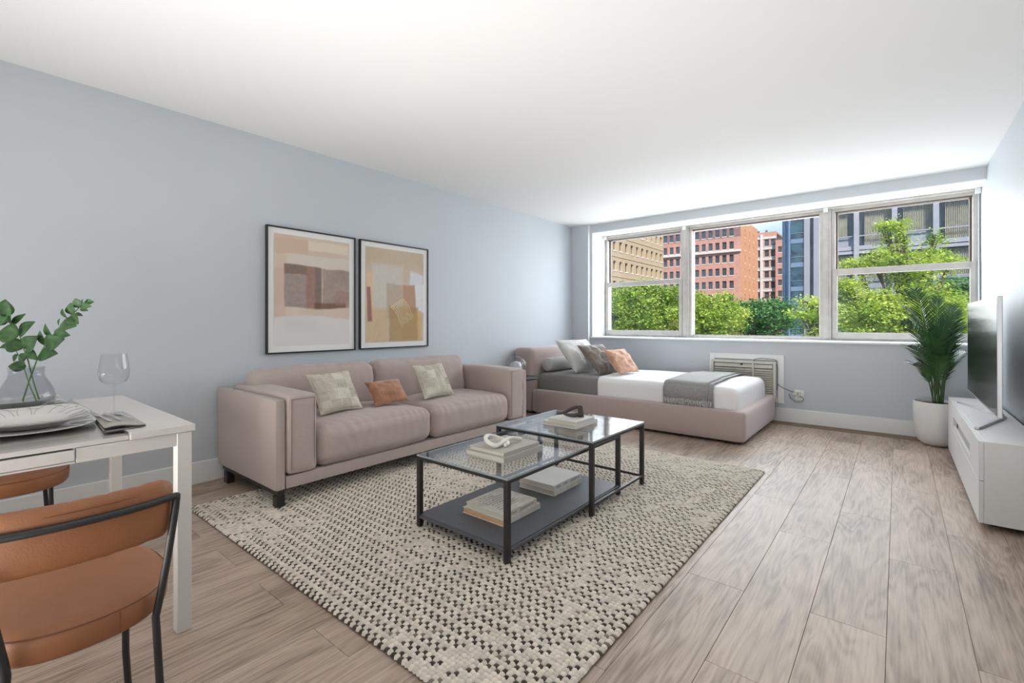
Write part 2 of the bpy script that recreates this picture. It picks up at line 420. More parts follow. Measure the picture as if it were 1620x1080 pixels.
struct('baseboard_left', bx((XL, YB, 0), (XL + .014, YF - .07, .15)), M['trim'], bevel=.004)
struct('baseboard_far', bx((-3.44, YF - .014, 0), (XR, YF, .15)), M['trim'], bevel=.004)
struct('baseboard_right', bx((XR - .014, YB, 0), (XR, YF - .014, .15)), M['trim'], bevel=.004)
struct('trim_6', bx((-3.43, YF - .20, 0), (XR - .02, YF - .016, .003)), M['strip'])

# ------------------------------------------------------------------ windows
def rectframe(mb, x0, x1, z0, z1, t, y0, y1, tb=None, tt=None):
    tb = tb or t; tt = tt or t
    mb.box((x0, y0, z0), (x0 + t, y1, z1)); mb.box((x1 - t, y0, z0), (x1, y1, z1))
    mb.box((x0 + t, y0, z0), (x1 - t, y1, z0 + tb)); mb.box((x0 + t, y0, z1 - tt), (x1 - t, y1, z1))
def window(n, x0, x1, sash, left=.03, right=.03):
    root = bpy.data.objects.new('window_%d' % n, None); C.objects.link(root); root.location = ((x0 + x1) / 2, YW, ZS); root['kind'] = 'structure'
    m = MB(); rectframe(m, x0, x1, ZS, ZT, .035, YW - .03, YW + .09, .028, .05)
    m.build('window_frame', M['alu'], root, bevel=.003, seg=1)
    e = MB(); e.box((x0 + .035, YW + .0, ZT - .062), (x1 - .035, YW + .02, ZT - .05)); e.box((x0 + .035, YW - .028, ZT - .052), (x1 - .035, YW + .05, ZT - .05))
    e.build('head_channel', M['alu_dark'], root)
    if sash:
        zm0, zm1 = 1.63, 1.70
        u = MB(); rectframe(u, x0 + .036, x1 - .036, zm0 + .02, ZT - .053, .018, YW + .04, YW + .07, .03, .012)
        us = u.build('upper_sash', M['alu_dark'], root, bevel=.002, seg=1)
        bx((x0 + .05, YW + .052, zm0 + .04), (x1 - .05, YW + .057, ZT - .06)).build('pane', M['pane'], us)
        l = MB(); rectframe(l, x0 + .01, x1 - .01, ZS + .03, zm1, .045, YW - .04, YW + .012, .06, .065)
        ls = l.build('lower_sash', M['alu'], root, bevel=.004, seg=2)
        bx((x0 + .05, YW - .016, ZS + .085), (x1 - .05, YW - .011, zm1 - .06)).build('pane', M['pane'], ls)
        g = MB(); rectframe(g, x0 + .053, x1 - .053, ZS + .088, zm1 - .063, .004, YW - .02, YW - .008); g.build('glazing_bead', M['alu_dark'], ls)
    else:
        f = MB(); rectframe(f, x0 + .028, x1 - .028, ZS + .026, ZT - .053, .014, YW + .02, YW + .05)
        fs = f.build('fixed_sash', M['alu'], root, bevel=.002, seg=1)
        bx((x0 + .04, YW + .032, ZS + .035), (x1 - .04, YW + .037, ZT - .06)).build('pane', M['pane'], fs)
    return root
window(1, XJ + .002, -2.235, True); window(2, -2.155, -.655, False); window(3, -.575, .60, True)
for n, (a, b) in enumerate(((-2.2345, -2.1555), (-.6545, -.5755))):
    m = bx((a, YW - .055, ZS), (b, YW + .09, ZT)); m.box((a + .052, YW - .062, ZS), (a + .058, YW - .055, ZT - .05))
    struct('trim_%d' % (7 + n), m, M['alu'], bevel=.004)
for n, xb_ in enumerate((XJ + .004, -2.225, -.645, .575)):
    m = MB(); m.box((xb_, YW - .105, ZT - .05), (xb_ + .042, YW - .064, ZT - .0)); m.box((xb_ + .006, YW - .112, ZT - .043), (xb_ + .014, YW - .105, ZT - .01))
    lab = ('white shade bracket at the far left top corner of the windows', 'white shade bracket above the mullion between left and middle windows',
           'white shade bracket above the mullion between middle and right windows', 'white shade bracket in the top right corner by the right wall')[n]
    tag(m.build('shade_bracket', M['white_plastic'], bevel=.003), lab, 'bracket', 'roller shade brackets')
rl = MB().box((XJ + .05, YW - .08, ZT - .022), (-2.228, YW - .066, ZT - .002)).box((-2.18, YW - .08, ZT - .022), (-.648, YW - .066, ZT - .002)).box((-.60, YW - .08, ZT - .022), (.573, YW - .066, ZT - .002))
struct('trim_9', rl, M['alu'])

# ------------------------------------------------------------------ through-wall air conditioner, outlet, cord
ac = thing('air_conditioner', 'white through-wall air conditioner with louvred grille below the windows, behind the bed', 'air conditioner', (-1.38, YF, .20))
m = MB(); rectframe(m, -1.778, -.98, .20, .74, .062, YF - .016, YF); m.build('surround', M['white_plastic'], ac, bevel=.003)
m = MB(); rectframe(m, -1.745, -1.05, .225, .665, .03, YF - .075, YF - .016, .03, .03); m.build('housing', M['cream_plastic'], ac, bevel=.004)
bx((-1.715, YF - .03, .25), (-1.08, YF - .017, .64)).build('grille_backing', M['dark'], ac)
bx((-1.71, YF - .06, .585), (-1.085, YF - .045, .628)).build('air_deflector', M['cream_plastic'], ac, bevel=.004)
bx((-1.42, YF - .066, .612), (-1.395, YF - .058, .63)).build('deflector_knob', M['dark'], ac, bevel=.003)
for k in range(13):
    z = .565 - k * .0245
    c, s_ = math.cos(.5), math.sin(.5)
    MB().box((-1.712, -.013, -.0068), (-1.084, .013, .0068), Matrix.Translation((0, YF - .055, z)) @ Matrix.Rotation(.45, 4, 'X')).build('louvre', M['cream_plastic'], ac)
bx((-1.29, YF - .082, .25), (-1.275, YF - .074, .66)).build('vertical_bar', M['cream_plastic'], ac)
MB().tube([(-1.282, YF - .078, .655), (-1.26, YF - .085, .69), (-1.2, YF - .07, .70), (-1.06, YF - .05, .69), (-1.04, YF - .045, .60), (-1.045, YF - .045, .35)], .004, 6).build('edge_cable', M['cable'], ac, smooth=True)
ot = thing('wall_outlet', 'white double wall outlet on the blue wall right of the air conditioner', 'outlet', (-.825, YF, .26))
bx((-.875, YF - .008, .255), (-.79, YF, .365)).build('cover_plate', M['white_plastic'], ot, bevel=.003)
for z in (.285, .33): bx((-.850, YF - .011, z - .013), (-.815, YF - .008, z + .013)).build('socket', M['cream_plastic'], ot, bevel=.003)
pc = thing('power_cord', 'grey power cord looping from the air conditioner to the outlet', 'cord', (-.95, YF - .03, .3))
MB().tube([(-1.045, YF - .05, .42), (-1.0, YF - .04, .385), (-.93, YF - .035, .355), (-.87, YF - .035, .335), (-.845, YF - .035, .33)], .005, 6).build('cable', M['cable'], pc, smooth=True)
MB().tube([(-.93, YF - .03, .315), (-.915, YF - .03, .27), (-.87, YF - .028, .235), (-.82, YF - .028, .235), (-.79, YF - .028, .265), (-.80, YF - .03, .29), (-.83, YF - .03, .305)], .004, 6).build('loose_loop', M['cable'], pc, smooth=True)
bx((-.90, YF - .04, .305), (-.845, YF - .012, .345)).build('plug', M['cream_plastic'], pc, bevel=.008)

# ------------------------------------------------------------------ rug
rx0, rx1, ry0, ry1 = -3.235, -.755, .945, 3.86
rug = thing('area_rug', 'cream woven rug with short dark flecks under the sofa and glass tables', 'rug', ((rx0 + rx1) / 2, (ry0 + ry1) / 2, 0))
bx((rx0 + .006, ry0 + .006, 0), (rx1 - .006, ry1 - .006, .008)).build('rug_backing', M['rug_base'], rug)
def rug_loops():
    rng = np.random.default_rng(3)
    dx, dy = .0185, .0173
    nx, ny = int((rx1 - rx0) / dx), int((ry1 - ry0) / dy)
    dx = (rx1 - rx0) / nx; dy = (ry1 - ry0) / ny
    I, J = np.meshgrid(np.arange(nx), np.arange(ny), indexing='ij'); I = I.ravel(); J = J.ravel()
    # dark flecks come in pairs on every other row, in bands of strength
    px_ = rx0 + (I + .5) * dx; py_ = ry0 + (J + .5) * dy
    band = np.array([noise.noise(Vector((float(a) * 1.1, float(b) * 1.5, 4.0))) for a, b in zip(px_, py_)])
    rank = J // 3; offs = rng.integers(0, 2, rank.max() + 1)[rank]; ii = I + offs
    strong = ((J % 3 == 0) & (ii % 2 == 0)) | ((J % 3 == 1) & (ii % 2 == 1))
    key = (rank * 997 + (ii // 2)) ; keep = rng.random(200000)[key % 200000]; tone = rng.random(200000)[(key * 7) % 200000]
    fleck = strong & (keep < (.80 + .9 * band))
    shade = .82 + .3 * rng.random(len(I))
    base = np.array([.69, .62, .525])
    col = base[None] * shade[:, None]
    dk = np.array([.055, .043, .033])
    col[fleck] = dk[None] * (0.7 + .8 * rng.random(fleck.sum()) + 2.6 * (tone[fleck] > .82))[:, None]
    h = .0085 + .0035 * rng.random(len(I)); h[fleck] = .0076
    lx = dx * .74 * (.9 + .2 * rng.random(len(I))); ly = dy * .80 * (.9 + .2 * rng.random(len(I)))
    lx[fleck] *= .95; ang = .6 + .0 * np.where(J % 2 == 0, 1, -1) + .25 * (rng.random(len(I)) - .5)
    # pebble: 6-gon base, 6-gon shoulder, top vertex
    k = np.arange(6) * math.pi / 3
    ring = np.stack([np.cos(k), np.sin(k)], 1)
    N = len(I); V = np.zeros((N, 13, 3))
    for li, (sc, zz) in enumerate(((1.0, 0.0), (.72, .75))):
        X = ring[None, :, 0] * lx[:, None] * sc; Y = ring[None, :, 1] * ly[:, None] * sc
        V[:, li * 6:li * 6 + 6, 0] = px_[:, None] + X * np.cos(ang)[:, None] - Y * np.sin(ang)[:, None]
        V[:, li * 6:li * 6 + 6, 1] = py_[:, None] + X * np.sin(ang)[:, None] + Y * np.cos(ang)[:, None]
        V[:, li * 6:li * 6 + 6, 2] = .007 + h[:, None] * zz
    V[:, 12, 0] = px_; V[:, 12, 1] = py_; V[:, 12, 2] = .007 + h
    fs = []
    for a in range(6):
        b = (a + 1) % 6; fs += [(a, b, 6 + b), (a, 6 + b, 6 + a), (6 + a, 6 + b, 12)]
    F = (np.array(fs)[None] + (np.arange(N) * 13)[:, None, None]).reshape(-1, 3)
    me = bpy.data.meshes.new('wool_loops'); V = V.reshape(-1, 3) - np.array([(rx0 + rx1) / 2, (ry0 + ry1) / 2, 0])
    me.vertices.add(len(V)); me.vertices.foreach_set('co', V.ravel())
    me.loops.add(F.size); me.loops.foreach_set('vertex_index', F.ravel())
    me.polygons.add(len(F)); me.polygons.foreach_set('loop_start', np.arange(len(F)) * 3); me.polygons.foreach_set('loop_total', np.full(len(F), 3))
    me.update(calc_edges=True)
    at = me.color_attributes.new('Col', 'FLOAT_COLOR', 'POINT')
    cc = np.ones((N, 13, 4)); cc[:, :, :3] = col[:, None, :]; at.data.foreach_set('color', cc.ravel())
    me.polygons.foreach_set('use_smooth', np.ones(len(F), bool)); me.materials.append(M['rug'])
    ob = bpy.data.objects.new('wool_loops', me); C.objects.link(ob); ob.parent = rug; ob['kind'] = 'stuff'
rug_loops()

# ------------------------------------------------------------------ framed prints
def art(n, y0, y1, z0, z1, label, paint):
    r = thing('framed_print', label, 'picture', (XL + .012, (y0 + y1) / 2, z0), 'framed abstract prints above the sofa')
    X = XL; m = MB(); t = .011
    m.box((X, y0, z0), (X + .03, y0 + t, z1)); m.box((X, y1 - t, z0), (X + .03, y1, z1)); m.box((X, y0 + t, z0), (X + .03, y1 - t, z0 + t)); m.box((X, y0 + t, z1 - t), (X + .03, y1 - t, z1))
    m.build('frame', M['black_frame'], r, bevel=.0015, seg=1)
    bx((X, y0 + t, z0 + t), (X + .018, y1 - t, z1 - t)).build('mat_board', M['mat_board'], r)
    b = .058; a0, a1, c0, c1 = y0 + b, y1 - b, z0 + b, z1 - b * .95
    nu, nv = 110, 150
    me = bpy.data.meshes.new('print'); vs = []; cols = []
    for j in range(nv + 1):
        for i in range(nu + 1):
            u, v = i / nu, j / nv
            vs.append((X + .0195 - r.location.x, a0 + u * (a1 - a0) - r.location.y, c0 + v * (c1 - c0) - r.location.z))
            cc = paint(u, 1 - v); cols += [*[min(1, max(0, x)) for x in cc], 1]
    nn = nu + 1
    me.from_pydata(vs, [], [(j * nn + i, j * nn + i + 1, (j + 1) * nn + i + 1, (j + 1) * nn + i) for j in range(nv) for i in range(nu)])
    at = me.color_attributes.new('Col', 'FLOAT_COLOR', 'POINT'); at.data.foreach_set('color', cols)
    me.materials.append(M['print']); ob = bpy.data.objects.new('print', me); C.objects.link(ob); ob.parent = r
def srgb(*c): return tuple(((x / 255) / 12.92 if x / 255 <= .04045 else ((x / 255 + .055) / 1.055) ** 2.4) for x in c)
def N2(x, y, s=0): return noise.noise(Vector((x, y, s)))
def lerp(a, b, t): t = min(1, max(0, t)); return tuple(p + (q - p) * t for p, q in zip(a, b))
def inb(u, v, u0, u1, v0, v1, s=0.012): 
    d = min(u - u0, u1 - u, v - v0, v1 - v); return min(1, max(0, d / s + .5))
def paint1(u, v):
    w1 = .010 * N2(u * 6, v * 6, 1); U = u + w1; V = v + .012 * N2(u * 5, v * 3, 2)
    c = lerp(srgb(218, 200, 184), srgb(208, 186, 168), .5 + N2(u * 3, v * 5, 3))
    c = lerp(c, srgb(222, 208, 190), inb(U, V, .42, .98, .03, .12))
    c = lerp(c, srgb(207, 182, 162), inb(U, V, .02, .42, .03, .17))
    c = lerp(c, srgb(214, 206, 194), .8 * inb(U, V, .16, 1.1, .17, .27))
    c = lerp(c, srgb(205, 176, 158), .5 * inb(U, V, 0, .14, .3, .75))
    body = inb(U, V, .12, 1.2, .255 + .03 * u, .665 - .05 * abs(u - .55))
    if body > 0:
        b = lerp(srgb(158, 140, 132), srgb(172, 154, 145), .5 + N2(u * 4, v * 9, 5))
        b = lerp(b, srgb(140, 120, 108), inb(U, V, .12, .42, .2, .35)); b = lerp(b, srgb(163, 148, 141), inb(U, V, .12, .40, .35, .62))
        b = lerp(b, srgb(160, 124, 110), .8 * inb(U, V, .40, .51, .2, .7)); b = lerp(b, srgb(132, 116, 108), .9 * inb(U, V, .51, .60, .2, .7))
        b = lerp(b, srgb(196, 180, 170), inb(U, V, .605, .62, .25, .62, .006)); b = lerp(b, srgb(120, 88, 70), .8 * inb(U, V, .5, .95, .60, .68))
        b = lerp(b, srgb(165, 128, 112), .45 * inb(U, V, .8, 1.1, .48, .62)); b = tuple(x * (1 + .12 * N2(u * 30, v * 30, 7)) for x in b)
        c = lerp(c, b, body)
    c = lerp(c, srgb(219, 214, 210), inb(U, V, -.2, 1.2, .745 - .02 * math.sin(u * 4), 1.2)); c = lerp(c, srgb(208, 205, 206), .6 * inb(U, V, .15, .55, .76, .86, .08))
    return c
def paint2(u, v):
    U = u + .012 * N2(u * 6, v * 6, 11); V = v + .012 * N2(u * 5, v * 4, 12)
    c = lerp(srgb(207, 192, 172), srgb(198, 180, 158), .5 + N2(u * 3, v * 5, 13))
    c = lerp(c, srgb(196, 178, 152), .7 * inb(U, V, .0, 1, .0, .2, .1)); c = lerp(c, srgb(205, 198, 188), inb(U, V, .10, .62, .17, .66, .05))
    c = lerp(c, srgb(221, 190, 158), .8 * inb(U, V, .0, .12, .25, 1.0, .04)); c = lerp(c, srgb(206, 182, 150), inb(U, V, .0, .36, .64, 1.0, .05))
    c = lerp(c, srgb(214, 214, 220), inb(U, V, .66 + .12 * (1 - v), .99, .20 + .2 * max(0, u - .7), .62, .02)); c = lerp(c, srgb(222, 220, 222), inb(U, V, .85, 1.1, .36, .68, .02))
    c = lerp(c, srgb(190, 172, 155), inb(U, V, .34, .66, .37, .75, .02)); c = lerp(c, srgb(186, 150, 126), inb(U, V, .62, .83 + .12 * (v - .35), .37, .68, .02))
    c = lerp(c, srgb(172, 138, 88), inb(U, V, .38, .90, .62, 1.0, .03) * (.8 if u > .6 else .75)); c = lerp(c, srgb(206, 172, 118), .8 * inb(U, V, .88, .96, .66, 1.0, .02))
    for k in range(9):
        a = .30 + .03 * k; x0, y0 = .40 + .025 * k, .62 - .012 * k
        t = (u - x0) / .2
        if 0 < t < 1 and abs(v - (y0 + .16 * t * t + .05 * t)) < .006: c = lerp(c, srgb(222, 208, 176), .8)
    c = lerp(c, srgb(150, 104, 96), .9 * inb(U, V, .02 + .05 * max(0, v - .5), .075 + .1 * max(0, v - .48), .42, .78, .01)); c = tuple(x * (1 + .05 * N2(u * 25, v * 25, 17)) for x in c)
    return c
art(1, 1.58, 2.337, .862, 1.848, 'black framed abstract print of grey brown blocks, left one above the sofa', paint1)
art(2, 2.381, 3.168, .864, 1.849, 'black framed abstract print with ochre patch and fern, right one above the sofa', paint2)

# ------------------------------------------------------------------ sofa
sf = thing('sofa', 'long dusty pink fabric two seat sofa with black metal legs along the left wall', 'sofa', (-3.25, 2.45, 0))
SX0, SX1 = -3.70, -2.80
def arm(yo0, yo1, yi0, yi1):
    MB().soft((SX0, yo0, .115), (SX1, yo1, .648), .012, 18, wr=.002).build('arm_panel', M['sofa'], sf, smooth=True, merge=True)
    c = MB().soft((SX0 + .1, yi0, .195), (SX1 + .02, yi1, .668), .03, 18, puff=(.0, .008, .014), wr=.005, seed=yo0).build('arm_cushion', M['sofa'], sf, smooth=True, merge=True)
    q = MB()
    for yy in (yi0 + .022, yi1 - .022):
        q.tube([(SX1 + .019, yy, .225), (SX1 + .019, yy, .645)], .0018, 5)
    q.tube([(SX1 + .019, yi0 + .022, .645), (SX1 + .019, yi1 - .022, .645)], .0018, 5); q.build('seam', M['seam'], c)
arm(1.248, 1.308, 1.312, 1.498); arm(3.583, 3.643, 3.372, 3.580)
MB().soft((SX0, 1.309, .115), (SX1, 3.582, .192), .01, 18, wr=.002).build('base_rail', M['sofa'], sf, smooth=True, merge=True)
MB().soft((SX0, 1.309, .193), (SX0 + .09, 3.582, .645), .012, 18, wr=.002).build('back_panel', M['sofa'], sf, smooth=True, merge=True)
for k, (a, b) in enumerate(((1.502, 2.434), (2.438, 3.368))):
    c = MB().soft((-3.58, a, .195), (-2.775, b, .445), .075, 64, puff=(.014, .0, .034), wr=.007, seed=k * 5 + 1, fold=.0028, nmax=66).build('seat_cushion', M['sofa'], sf, smooth=True, merge=True)
for k, (a, b) in enumerate(((1.36, 2.318), (2.324, 3.36))):
    m = MB().soft((-.11, a, -.19), (.11, b, .19), .075, 44, puff=(.03, 0, .012), wr=.013, seed=k * 9 + 2, ws=6.5, nmax=46)
    Rm = Matrix.Translation((-3.455, 0, .585)) @ Matrix.Rotation(-.16, 4, 'Y')
    m.v = [tuple(Rm @ Vector(p)) for p in m.v]
    m.build('back_cushion', M['sofa'], sf, smooth=True, merge=True)
for y in (1.268, 2.43, 3.59):
    g = MB(); g.box((-3.64, y - .005, .085), (-2.80, y + .035, .1149)); g.build('leg_rail', M['black_metal'], sf, bevel=.002, seg=1)
    for x in (-3.60, -2.855):
        zb = .0 if x < -3.3 else .019
        bx((x - .002, y - .012, zb), (x + .052, y + .038, .0849)).build('leg', M['black_metal'], sf, bevel=.003, seg=1)

def throw_pillow(P0, U, V, t, m, label, group, name='throw_pillow', seed=0, wr=.012, n=22, ribs=False):
    P0, U, V = map(Vector, (P0, U, V)); c0 = P0 + U / 2
    r = thing(name, label, 'pillow', tuple(c0), group)
    pb = MB().pillow(P0, U, V, t, n=n, seed=seed, wr=wr)
    pb.build('pillow_cover', m, r, smooth=True, merge=True, angle=80)
    e = []; K = 10; pinch = .07
    for (sx_, sy_, ex, ey) in ((-1, -1, 1, -1), (1, -1, 1, 1), (1, 1, -1, 1), (-1, 1, -1, -1)):
        for i in range(K):
            x = sx_ + (ex - sx_) * i / K; y = sy_ + (ey - sy_) * i / K
            px = x * (1 - pinch * (1 - y * y) * abs(x)); py = y * (1 - pinch * (1 - x * x) * abs(y))
            e.append(P0 + U * (px + 1) / 2 + V * (py + 1) / 2)
    MB().tube(e, .0028, 5, closed=True).build('piping', m, r, smooth=True)
    if ribs:   # raised woven ribs in patches that change direction
        w = U.cross(V).normalized(); q = MB(); rng = random.Random(seed)
        if w.x < 0: w = -w
        for a in range(4):
            for b in range(4):
                if rng.random() < .25: continue
                hor = rng.random() < .5
                for k in range(7):
                    pts = []
                    for s_ in range(4):
                        u = (a + (s_ / 3 if hor else (k + .5) / 7) * .94 + .03) / 4; v = (b + ((k + .5) / 7 if hor else s_ / 3) * .94 + .03) / 4
                        x = 2 * u - 1; y = 2 * v - 1
                        px = x * (1 - pinch * (1 - y * y) * abs(x)); py = y * (1 - pinch * (1 - x * x) * abs(y)); th = max(0, (1 - x * x) * (1 - y * y)) ** .42
                        sg = 1 if U.cross(V).x > 0 else -1
                        nz_ = noise.noise(Vector((x * 2.2 + seed, y * 2.2, sg * 3))) + .5 * noise.noise(Vector((x * 5 + seed, y * 5, sg)))
                        pts.append(P0 + U * (px + 1) / 2 + V * (py + 1) / 2 + w * (t / 2 * th + wr * nz_ * th + .0005))
                    q.tube(pts, .0022, 4)
        q.build('woven_ribs', M['cream_rib'], r, kind='stuff')
    return r
M['cream_rib'] = mat('cream_rib_yarn', (.54, .49, .40), .95, var=.2, vs=30)
G = 'throw pillows on the sofa'
throw_pillow((-3.02, 1.645, .478), (.0, .322, .006), (-.165, -.015, .262), .11, M['cream'], 'woven cream square pillow at the left end of the sofa', G, seed=1, ribs=True)
throw_pillow((-3.0, 2.062, .480), (.0, .312, .004), (-.13, -.005, .168), .10, M['suede'], 'small rust brown rectangular pillow between two cream pillows on sofa', G, seed=2)
throw_pillow((-3.0, 2.535, .478), (.0, .325, .004), (-.165, .005, .262), .11, M['cream'], 'woven cream square pillow at the right end of the sofa', G, seed=3, ribs=True)

# ------------------------------------------------------------------ nesting glass coffee tables
def coffee(name, label, x0, x1, y0, y1, h, shelf):
    r = thing(name, label, 'coffee table', ((x0 + x1) / 2, (y0 + y1) / 2, .017), 'nesting glass coffee tables')
    t = .026; z0 = .019
    for (x, y) in ((x0, y0), (x1 - t, y0), (x0, y1 - t), (x1 - t, y1 - t)):
        bx((x, y, z0), (x + t, y + t, h - .008)).build('leg', M['black_metal'], r, bevel=.002, seg=1)
    m = MB(); zt0, zt1 = h - .024, h - .008
    m.box((x0 + t, y0, zt0), (x1 - t, y0 + t * .8, zt1)); m.box((x0 + t, y1 - t * .8, zt0), (x1 - t, y1, zt1)); m.box((x0, y0 + t, zt0), (x0 + t * .8, y1 - t, zt1)); m.box((x1 - t * .8, y0 + t, zt0), (x1, y1 - t, zt1))
    m.build('top_frame', M['black_metal'], r, bevel=.0015, seg=1)
    g = bx((x0 + .002, y0 + .002, h - .0075), (x1 - .002, y1 - .002, h)).build('glass_top', M['table_glass'], r)
    e = MB(); rectf = [((x0 + .001, y0 + .001), (x1 - .001, y0 + .0035)), ((x0 + .001, y1 - .0035), (x1 - .001, y1 - .001)), ((x0 + .001, y0 + .0036), (x0 + .0035, y1 - .0036)), ((x1 - .0035, y0 + .0036), (x1 - .001, y1 - .0036))]
    for a, b in rectf: e.box((*a, h - .0078), (*b, h + .0003))
    e.build('polished_edge', M['glass_edge'], g)
    zs = .085
    if shelf:
        bx((x0 + t * .3, y0 + t * .3, zs - .004), (x1 - t * .3, y1 - t * .3, zs)).build('lower_shelf', M['shelf'], r)
        m = MB(); rectframe_xy(m, x0, x1, y0, y1, t * .7, zs - .018, zs - .0042, t); m.build('shelf_frame', M['shelf'], r, bevel=.0015, seg=1)
    else:
        m = MB(); m.box((x1 - t * .7, y0 + t, zs - .016), (x1 - t * .1, y1 - t, zs)); m.box((x0 + t * .1, y0 + t, zs - .016), (x0 + t * .7, y1 - t, zs)); m.box((x0 + t, y1 - t * .7, zs - .016), (x1 - t, y1 - t * .1, zs))
        m.build('lower_rail', M['black_metal'], r, bevel=.0015, seg=1)
    return r
def rectframe_xy(m, x0, x1, y0, y1, t, z0, z1, g):
    m.box((x0 + g, y0, z0), (x1 - g, y0 + t, z1)); m.box((x0 + g, y1 - t, z0), (x1 - g, y1, z1)); m.box((x0, y0 + g, z0), (x0 + t, y1 - g, z1)); m.box((x1 - t, y0 + g, z0), (x1, y1 - g, z1))
coffee('coffee_table', 'lower glass coffee table with charcoal shelf, front one of the pair', -1.985, -1.352, 1.62, 2.735, .400, True)
coffee('coffee_table', 'taller glass coffee table with open bottom, rear one of the pair', -2.03, -1.315, 2.315, 3.01, .437, False)

def book(label, x0, x1, y0, y1, z0, z1, cover, pages='paper_edge', rot=0, marks=0, group=None):
    cx, cy = (x0 + x1) / 2, (y0 + y1) / 2
    r = thing('book', label, 'book', (cx, cy, z0), group); t = .0032 if z1 - z0 > .02 else .002
    Rm = Matrix.Translation((cx, cy, 0)) @ Matrix.Rotation(math.radians(rot), 4, 'Z') @ Matrix.Translation((-cx, -cy, 0))
    m = MB(); m.box((x0, y0, z0), (x1, y1, z0 + t), Rm); m.box((x0, y0, z1 - t), (x1, y1, z1), Rm); m.box((x1 - t, y0, z0 + t), (x1, y1, z1 - t), Rm)
    m.build('cover', M[cover], r, bevel=.0012, seg=2)
    MB().box((x0 + .004, y0 + .004, z0 + t), (x1 - t - .0004, y1 - .004, z1 - t), Rm).build('pages', M[pages], r)
    if marks:
        q = MB(); rng = random.Random(marks); y = y0 + .03; zc = (z0 + z1) / 2
        while y < y1 - .03:
            w_ = .003 + .007 * rng.random(); hh = (z1 - z0) * (.14 + .12 * rng.random())
            q.box((x1, y, zc - hh), (x1 + .0006, y + w_ * .6, zc + hh), Rm); y += w_ + .004
            if rng.random() < .12: y += .03
        q.build('spine_lettering', M['ink'], r, kind='stuff')
    if marks > 10:
        q = MB(); rng = random.Random(marks)
        for row in range(9):
            xx = x0 + .03 + row * .022; y = y0 + .03 + .03 * rng.random()
            while y < y1 - .05 - .08 * rng.random():
                w_ = .004 + .012 * rng.random(); q.box((xx, y, z1), (xx + .004 + .004 * rng.random(), y + w_, z1 + .0004), Rm); y += w_ + .006
        q.build('cover_print', M['ink'], r, kind='stuff')
    return r
book('thick pale grey book at the bottom of the pair on the front glass table', -1.772, -1.507, 1.777, 2.108, .4003, .432, 'book_grey', group='books on the coffee tables')
bpy.context.view_layer.update()
book('flat taupe book under the cream knot ornament on the front glass table', -1.757, -1.517, 1.788, 2.09, .4325, .452, 'book_grey', group='books on the coffee tables')
book('larger white book at the bottom of the pair on the rear glass table', -1.805, -1.548, 2.52, 2.79, .4373, .463, 'book_white', marks=0, group='books on the coffee tables')
book('smaller white book under the dark wooden knot on the rear glass table', -1.765, -1.548, 2.52, 2.75, .4635, .483, 'book_white', group='books on the coffee tables')
book('cream book with orange page edges, bottom of front pile on the charcoal shelf', -1.803, -1.515, 1.785, 2.095, .0853, .117, 'book_cream', 'orange_edge', group='books on the charcoal shelf')
book('worn cream book with faint print, top of front pile on the charcoal shelf', -1.780, -1.517, 1.785, 2.065, .1175, .149, 'book_cream', marks=12, group='books on the charcoal shelf')
book('cream book at the bottom of the rear pile on the charcoal shelf', -1.815, -1.553, 2.285, 2.595, .0853, .117, 'book_cream', group='books on the charcoal shelf')
book('smooth white book on top of the rear pile on the charcoal shelf', -1.815, -1.553, 2.282, 2.592, .1175, .149, 'book_white', marks=5, group='books on the charcoal shelf')

# cream knot: a looped ceramic tube with a free tail
kt = thing('knot_ornament', 'cream ceramic knot ornament lying on the taupe book', 'ornament', (-1.63, 1.93, .452))
pts = []
for i in range(29):
    a = math.radians(-35 + 335 * i / 28)
    pts.append((-1.64 + .058 * math.cos(a + .5), 1.875 + .062 * math.sin(a + .5), .4645 + .034 * max(0, math.sin(a * .5 + .1)) ** 4))
pts += [(-1.64, 1.945, .482), (-1.625, 1.985, .480), (-1.60, 2.02, .4655), (-1.585, 2.035, .4635)]
sm = []
for i in range(len(pts)):
    a, b, c_ = Vector(pts[max(0, i - 1)]), Vector(pts[i]), Vector(pts[min(len(pts) - 1, i + 1)]); sm.append((a + b * 2 + c_) / 4)
MB().tube(sm, .0115, 12).build('knot_loop', M['knot_white'], kt, smooth=True, sub=1)
# dark knot: chunky wooden loop with a block end and a tapering tail
kd = thing('wooden_knot', 'dark brown carved wooden knot ornament on the rear table books', 'ornament', (-1.66, 2.65, .483))
A = Vector((-1.738, 2.60, .495)); Bq = Vector((-1.60, 2.695, .494))
dirx = (Bq - A); dirx.z = 0; dirx.normalize(); dn = Vector((-dirx.y, dirx.x, 0))
def KP(a, b, z): return A + dirx * a + dn * b + Vector((0, 0, z))
MB().tube([KP(-.012, -.006, .008), KP(.02, -.006, .010), KP(.05, -.005, .016), KP(.09, .012, .040), KP(.125, .016, .052), KP(.150, .014, .050)], [.009, .010, .011, .013, .014, .013], 8).build('upper_strand', M['knot_dark'], kd, smooth=True, sub=1)
MB().tube([KP(.03, .010, .012), KP(.06, -.024, .003), KP(.10, -.034, .003), KP(.135, -.022, .005), KP(.158, 0, .008)], [.009, .012, .0145, .014, .013], 8).build('lower_strand', M['knot_dark'], kd, smooth=True, sub=1)
MB().prism([KP(.135, -.026, -.0115), KP(.172, -.02, -.0115), KP(.160, -.01, .066), KP(.128, -.01, .064)], dn * .042).build('block_end', M['knot_dark'], kd, bevel=.005)

